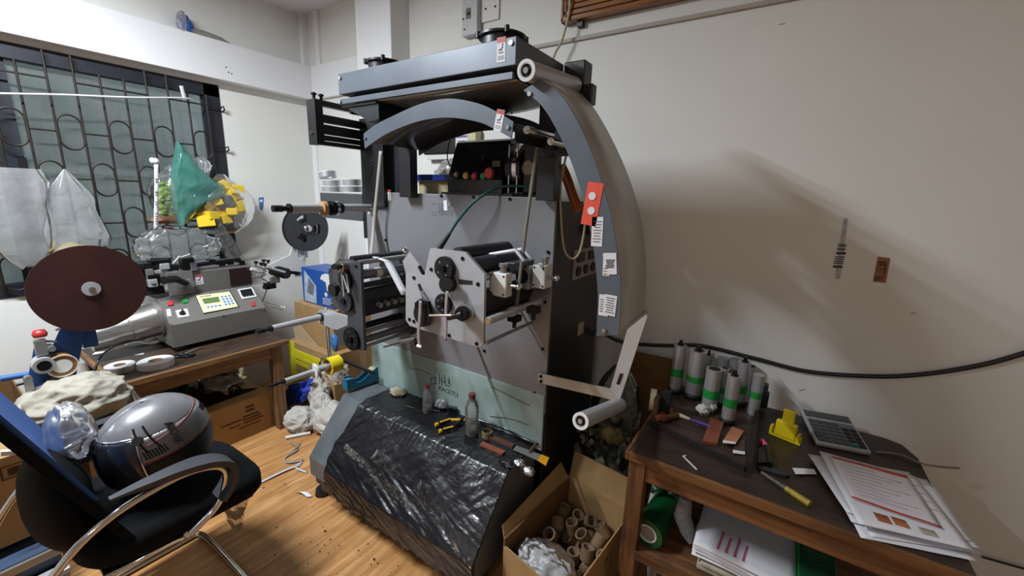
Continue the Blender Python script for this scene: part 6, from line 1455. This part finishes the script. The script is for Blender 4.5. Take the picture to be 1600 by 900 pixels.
marks('bucket_text', (-.18, 1.50 - .100, .15), (1, 0, 0), (0, 0, 1), .08, .05, 2, M_print, pc, 3, .6)
solo('white_pipe', MB().tube([(-.29, 1.45, .31), (-.30, 1.6, .38)], .012, 10), M_white, 'thin white pipe behind the green roll on the shelf', 'pipe')
# ------------------------------------------------------------------ open carton of paper cores on the floor, rubbish behind
bo = thing('core_carton', 'open cardboard carton full of paper cores between the machine and the work table', 'box', (-.55, 1.3, 0))
bx = [(-.715, 1.09), (-.42, 1.03), (-.375, 1.50), (-.67, 1.56)]
for i in range(4):
    a, b = V((*bx[i], 0)), V((*bx[(i + 1) % 4], 0)); d = (b - a).normalized(); n_ = V((-d.y, d.x, 0)) * .006
    hgt = [.26, .26, .30, .29][i]
    part('wall', MB().prism([a, b, b + V((0, 0, hgt)), a + V((0, 0, hgt))], n_), M_card if i != 3 else M_card2, bo)
part('bottom', MB().prism([(*p, .001) for p in bx], (0, 0, .006)), M_card2, bo)
part('flap', MB().prism([(-.716, 1.10, .26), (-.672, 1.55, .29), (-.715, 1.55, .35), (-.745, 1.12, .31)], (.004, 0, 0)), M_card, bo)
part('flap', MB().prism([(-.67, 1.56, .29), (-.38, 1.50, .30), (-.38, 1.53, .42), (-.67, 1.60, .40)], (0, .004, 0)), M_card, bo)
random.seed(14)
M_core = mat('kraft_core', '7a6044', .8, var=.2); M_core2 = mat('pale_core', '8d7860', .8, var=.2)
cnt = 0
proto = None
for lvl in range(3):
    for i in range(5):
        for j in range(5):
            x = -.655 + i * .058 + random.uniform(-.012, .012) + lvl * .01; y = 1.17 + j * .075 + random.uniform(-.015, .015); z = .06 + lvl * .06
            if lvl == 2 and (y < 1.27 or random.random() < .25): continue
            if lvl == 0 and random.random() < .5: continue
            e = (random.uniform(-.9, .9), random.uniform(-1.2, 1.2), random.uniform(0, 3))
            if proto is None:
                proto = thing('paper_core', 'empty brown paper core lying in the open carton', 'paper core', (0, 0, 0), 'paper cores in the carton')
                part('core_tube', MB().ring((0, 0, -.025), (0, 0, .025), .027, .021, n=22), M_core, proto); part('core_lining', MB().ring((0, 0, -.0245), (0, 0, .0245), .0209, .0195, n=22), M_core2, proto)
                r_ = proto
            else:
                r_ = proto.copy(); COL.objects.link(r_)
                for ch in list(proto.children): c = ch.copy(); COL.objects.link(c); c.parent = r_
            r_.location = (x, y, z); r_.rotation_euler = e
wb = MB(); lump(wb, (-.57, 1.16, .21), (.10, .07, .05), 5, .3, 2.0, 70, 44, 0, 4, True)
solo('white_bag', wb, film('white_bag_film', clear=.10, bump=.4, bscale=20, rough=.35, milky=(.85, .85, .86)), 'crumpled white plastic bag on top of the paper cores', 'plastic bag')
wb = MB(); lump(wb, (-.645, 1.17, .21), (.04, .05, .035), 8, .35, 2.2, 30, 20)
solo('cream_rag', wb, mat('cream_rag', 'a89c88', .85, bump=.4), 'small cream rag in the near corner of the core carton', 'rag')
# tangle of plastic rubbish behind, leaning cardboard
tw = thing('rubbish_sack', 'greenish clear sack of plastic rubbish wedged between the machine and the work table', 'sack', (-.50, 1.72, .0))
sb = MB(); bag(sb, (-.53, 1.72, .82), .44, .20, .16, 17, [.25, .55, .8, .95, 1.0, 1.0, .95, .9, .6], amp=.16)
part('sack_film', sb, film('sack_film', tint=(.85, .9, .82), clear=.55, bump=.9, bscale=26, milky=(.32, .36, .28)), tw)
sb = MB(); lump(sb, (-.53, 1.71, .34), (.14, .10, .16), 23, .4, 2.2, 44, 30)
part('sack_base', sb, mat('rubbish_dark', '2f2e26', .5, var=.6, scale=30, col2='12120f', bump=.8, bscale=40), tw)
rb = MB(); random.seed(6)
for i in range(90):
    c = V((random.uniform(-.66, -.40), random.uniform(1.585, 1.68), random.uniform(.34, .56))); e = Euler((random.uniform(0, 6), random.uniform(0, 6), random.uniform(0, 6))).to_matrix(); k = random.uniform(.012, .04)
    rb.grid(lambda a, b, c=c, e=e, k=k, i=i: c + e @ V(((a - .5) * k * 2, (b - .5) * k, k * .4 * math.sin(a * 5 + i))), 4, 2)
part('rubbish_bits', rb, mat('rubbish_bits', '6f7465', .4, var=.7, scale=14, col2='2f2a22'), tw, kind='stuff')
sb = MB(); lump(sb, (-.50, 1.60, .545), (.055, .03, .035), 3, .4, 3, 26, 16)
part('leafy_scrap', sb, mat('leafy_scrap', '7a6a3a', .8, var=.6, scale=60, col2='3a3018'), tw)
solo('leaning_cardboard', MB().prism([(-.60, 1.86, 0), (-.36, 1.90, 0), (-.36, 2.0, .80), (-.60, 1.985, .80)], (0, .008, 0)), M_card2, 'brown cardboard sheet leaning on the back wall behind the flat steel arm', 'cardboard')
solo('film_strip', MB().prism([(-.365, 1.52, .33), (-.365, 1.56, .33), (-.375, 1.565, .52), (-.375, 1.52, .52)], (.003, 0, 0)), M_br2, 'pale orange film strip leaning beside the table leg', 'film piece')
# ------------------------------------------------------------------ things on the machine chest
CZ = .487
def bottle(px, py, h, r, lab, fill, seed):
    b = at(px, py, z=CZ); o = thing('plastic_bottle', lab, 'bottle', (b.x, b.y, CZ))
    pr = [(0, .002), (r * .8, 0), (r, .012), (r * .96, h * .25), (r, h * .3), (r * .96, h * .5), (r, h * .55), (r * .98, h * .68), (r * .75, h * .8), (r * .42, h * .88), (r * .42, h * .93)]
    part('bottle_wall', MB().lathe(pr, (b.x, b.y, CZ), (0, 0, 1), 24), film('bottle_film', clear=.82, bump=.2, bscale=60, rough=.08, milky=(.9, .92, .92)), o)
    part('liquid', MB().lathe([(0, .006), (r * .78, .006), (r * .93, .016), (r * .93, h * fill), (0, h * fill)], (b.x, b.y, CZ), (0, 0, 1), 24), mat('bottle_liquid', 'c4c6c2', .1, var=.2, alpha=.30), o)
    part('cap', MB().cyl((b.x, b.y, CZ + h * .91), (b.x, b.y, CZ + h), r * .5, n=20), mat('cap_maroon', '6b2f2a', .45, var=.2), o)
    part('neck_ring', MB().ring((b.x, b.y, CZ + h * .875), (b.x, b.y, CZ + h * .89), r * .52, r * .4, n=20), M_film, o)
bottle(668, 646, .155, .024, 'small water bottle with a red cap, left one on the machine chest', .42, 1)
bottle(737, 680, .205, .031, 'taller speckled bottle with a dark red cap, right one on the machine chest', .35, 2)
# tape dispenser
td = thing('tape_dispenser', 'turquoise desk tape dispenser at the left end of the machine chest', 'tape dispenser', at(575, 600, z=CZ))
M_tq = mat('turquoise', '1f6f8c', .4, var=.12)
e0, e1 = at(543, 612, z=CZ), at(607, 590, z=CZ); ud = (e1 - e0).normalized(); pd = V((-ud.y, ud.x, 0)); Ld = (e1 - e0).length
TM = Matrix((ud, pd, V((0, 0, 1)))).transposed().to_4x4(); TM.translation = e0
side = [(0, 0), (Ld, 0), (Ld, .075), (Ld * .85, .088), (Ld * .7, .082), (Ld * .35, .035), (Ld * .22, .03), (Ld * .18, .062), (0, .066)]
for yy in (.0, .05): part('side_wall', MB(TM).prism([(a, yy, b + .001) for a, b in side], (0, .005, 0)), M_tq, td, bev=.001)
part('base', MB(TM).bb((0, .005, .001), (Ld, .05, .012)), M_tq, td); part('front_block', MB(TM).bb((0, .005, .012), (Ld * .16, .05, .055)), M_tq, td); part('back_wall', MB(TM).bb((Ld - .006, .005, .012), (Ld, .05, .072)), M_tq, td)
part('tape_hub', MB(TM).cyl((Ld * .7, .006, .05), (Ld * .7, .049, .05), .03, n=22), mat('tape_cream', 'c2b48c', .4), td)
part('cutter_blade', MB(TM).bb((-.004, .008, .058), (.0, .047, .068)), M_steel, td)
# pliers
pl = thing('pliers', 'pliers with yellow and black handles lying on the black plastic sheet', 'pliers', at(700, 665, z=CZ))
a0, a1, b0, j = at(680, 664, z=CZ + .018), at(686, 674, z=CZ + .018), at(715, 656, z=CZ + .02), at(722, 656, z=CZ + .02)
M_yg = mat('plier_yellow', 'd2a528', .45, var=.1)
for s, e in ((a0, at(704, 656, z=CZ + .02)), (a1, at(708, 668, z=CZ + .02))):
    d = (e - s)
    part('grip', MB().tube([s + d * .15, s + d * .6, e], [.008, .009, .007], 10), M_black, pl); part('grip_tip', MB().tube([s, s + d * .18], [.0095, .009], 10), M_yg, pl); part('grip_inlay', MB().tube([s + d * .3 + V((0, 0, .004)), e + V((0, 0, .004))], [.006, .0055], 8), M_yg, pl)
    part('jaw', MB().tube([e, j, j + (j - e) * .6], [.007, .008, .004], 8), M_yg if s is a0 else M_bolt, pl)
part('pivot', MB().cyl(j + V((0, 0, -.01)), j + V((0, 0, .012)), .008, n=12), M_bolt, pl)
solo('paper_core', MB().ring(at(761, 683, z=CZ + .001), at(761, 683, z=CZ + .001) + V((0, 0, .032)), .024, .019, n=26), mat('tan_core', '7d6b4c', .7), 'small tan tape core standing beside the taller bottle', 'core')
solo('rag_scrap', lump(MB(), at(622, 612, z=CZ + .012), (.05, .035, .018), 6, .35, 2.5, 30, 18, .4), mat('beige_rag', '9c9482', .85, bump=.4), 'beige rag scrap lying in front of the tape dispenser', 'rag')
solo('white_wipe', lump(MB(), at(690, 632, z=CZ + .018), (.034, .026, .024), 3, .4, 2.5, 30, 18, .4), mat('wipe_white', 'c4c6cc', .8, bump=.4), 'white crumpled wipe right of the small bottle', 'wipe')
solo('grey_slab', MB().box(at(708, 640, z=CZ + .02), (.045, .012, .045), Euler((.5, 0, .3)).to_matrix()), M_dgrey, 'small dark grey slab leaning behind the pliers', 'slab')
slabq('brown_film_piece', [(750, 697), (754, 692), (790, 707), (784, 712)], CZ + .004, .008, M_br, 'shorter brown stick nearest the edge of the chest', 'stick')
slabq('brown_stick', [(762, 686), (768, 682), (804, 696), (800, 702)], CZ + .004, .010, mat('brown_stick', '5a3a30', .5, var=.3), 'brown handle piece behind the shorter brown stick', 'stick')
o = thing('scraper', 'flat steel scraper with a yellow end on the right of the chest', 'scraper', at(828, 712, z=CZ))
part('blade', MB().prism([at(a, b, z=CZ + .012) for a, b in [(802, 703), (807, 697), (845, 711), (840, 720)]], (0, 0, .003)), M_steel, o); part('yellow_end', MB().prism([at(a, b, z=CZ + .012) for a, b in [(840, 720), (845, 711), (858, 716), (853, 728)]], (0, 0, .004)), mat('scraper_yellow', 'd89a1a', .45), o)
for i, (px, py, lab, m, r) in enumerate([(797, 722, 'flat black pouch on the corner of the chest', M_black, (.045, .03, .008)), (811, 724, 'silver foil packet with square corners on the chest corner', M_foil, (.026, .022, .014)), (826, 736, 'crumpled foil scrap hanging over the chest corner', M_foil, (.026, .02, .016))]):
    solo(['black_pouch', 'foil_packet', 'foil_scrap'][i], lump(MB(), at(px, py, z=CZ + .012), r, 40 + i, .3, 2.5, 30, 18), m, lab, ['pouch', 'packet', 'foil'][i])
for i, (p0, p1, lab) in enumerate([((634, 634), (648, 638), 'pale pin lying left of the small bottle'), ((652, 643), (666, 640), 'bent silver pin in front of the small bottle'), ((676, 641), (687, 642), 'short silver pin right of the small bottle')]):
    solo('metal_pin', MB().tube([at(*p0, z=CZ + .014), at(*p1, z=CZ + .014)], .0018, 6), M_chrome, lab, 'pin')
solo('tan_clip', MB().tube([at(827, 706, z=CZ + .02), at(838, 692, z=CZ + .03)], .004, 6), M_core, 'little tan stick at the foot of the mint panel', 'stick')
solo('black_cable', MB().tube(curve3([at(745, 655, z=CZ + .02), at(790, 670, z=CZ + .018), at(815, 684, z=CZ + .015), at(840, 694, z=CZ + .015)], 6), .006, 8), mat('cord_gloss', '17171a', .15), 'shiny black cord along the foot of the mint panel', 'cord')
# ------------------------------------------------------------------ cables and samples on the back wall, right of the machine
kc = curve3([(-.733, 1.80, .93), at(940, 520, y=1.98), at(975, 535, y=2.03), at(1040, 540, y=2.04), at(1095, 540, y=2.04), at(1180, 560, y=2.04), at(1260, 580, y=2.04), at(1360, 588, y=2.04), at(1440, 585, y=2.04), at(1530, 571, y=2.04), at(1600, 552, y=2.04), at(1680, 525, y=2.04)], 8)
solo('power_cable', MB().tube(kc, .0085, 10), M_black, 'thick black power cable sagging along the back wall', 'cable')
solo('wall_cable', MB().tube([at(1534, 870, y=2.035), at(1640, 900, y=2.035), at(1700, 915, y=2.035)], .004, 8), M_black, 'thin black wire at the foot of the wall right of the work table', 'cable')
def wq(pts, off): return [at(a, b, y=YB - off) for a, b in pts]
ss = thing('sample_strip', 'clear tape strip with a column of dark printed bars on the wall', 'sample', at(1312, 440, y=YB))
part('clear_strip', MB().prism(wq([(1318, 341), (1325, 341), (1313, 436), (1304, 436)], .001), (0, -.0005, 0)), film('strip_film', clear=.85, bump=.2), ss)
M_bar = mat('bar_ink', '3a2c2a', .5)
for i, (y0_, h_) in enumerate([(381.5, 1.8), (384.3, 1.4), (388, 2.4), (393.5, 4), (400.5, 1.6), (403.8, 1.6), (407.5, 1.6), (410.5, 1.6), (414.5, 3.6)]):
    x0 = 1310 - (y0_ - 381) * .25; w_ = 13 if i < 3 else 15
    part('bar', MB().prism(wq([(x0, y0_), (x0 + w_, y0_ + .5), (x0 + w_ - .5, y0_ + h_ + .5), (x0 - .5, y0_ + h_)], .002), (0, -.0004, 0)), M_bar, ss)
fs = thing('film_sample', 'brown translucent printing plate sample taped to the back wall', 'sample', at(1377, 442, y=YB))
part('film_piece', MB().prism(wq([(1371.5, 401), (1391, 403), (1384, 442), (1364, 440)], .001), (0, -.001, 0)), mat('sample_brown', '96633a', .35, var=.3, scale=60), fs)
for i, (a, b, c, d) in enumerate([(1373, 408, 1386, 416), (1370, 419, 1383, 421), (1369, 424, 1379, 425.5), (1366, 431, 1380, 437), (1383, 412, 1386, 430), (1366, 437, 1376, 439)]):
    part('relief', MB().prism(wq([(a, b), (c, b + .6), (c - (d - b) * .2, d), (a - (d - b) * .2, d - .5)], .0022), (0, -.0004, 0)), mat('relief_dark', '5a3520', .5), fs)
for px, py, lab in [(1427, 490, 'little dark scuff on the wall above the calculator'), (1253, 610, 'small curved scratch on the wall by the calculator'), (1222, 38, 'dark scuff high on the right wall')]:
    solo('scuff', MB().prism(wq([(px - 5, py), (px + 5, py - 2), (px + 5, py - 1), (px - 5, py + 1)], .0006), (0, -.0003, 0)), mat('scuff', '77756c', .8), lab, 'scuff')
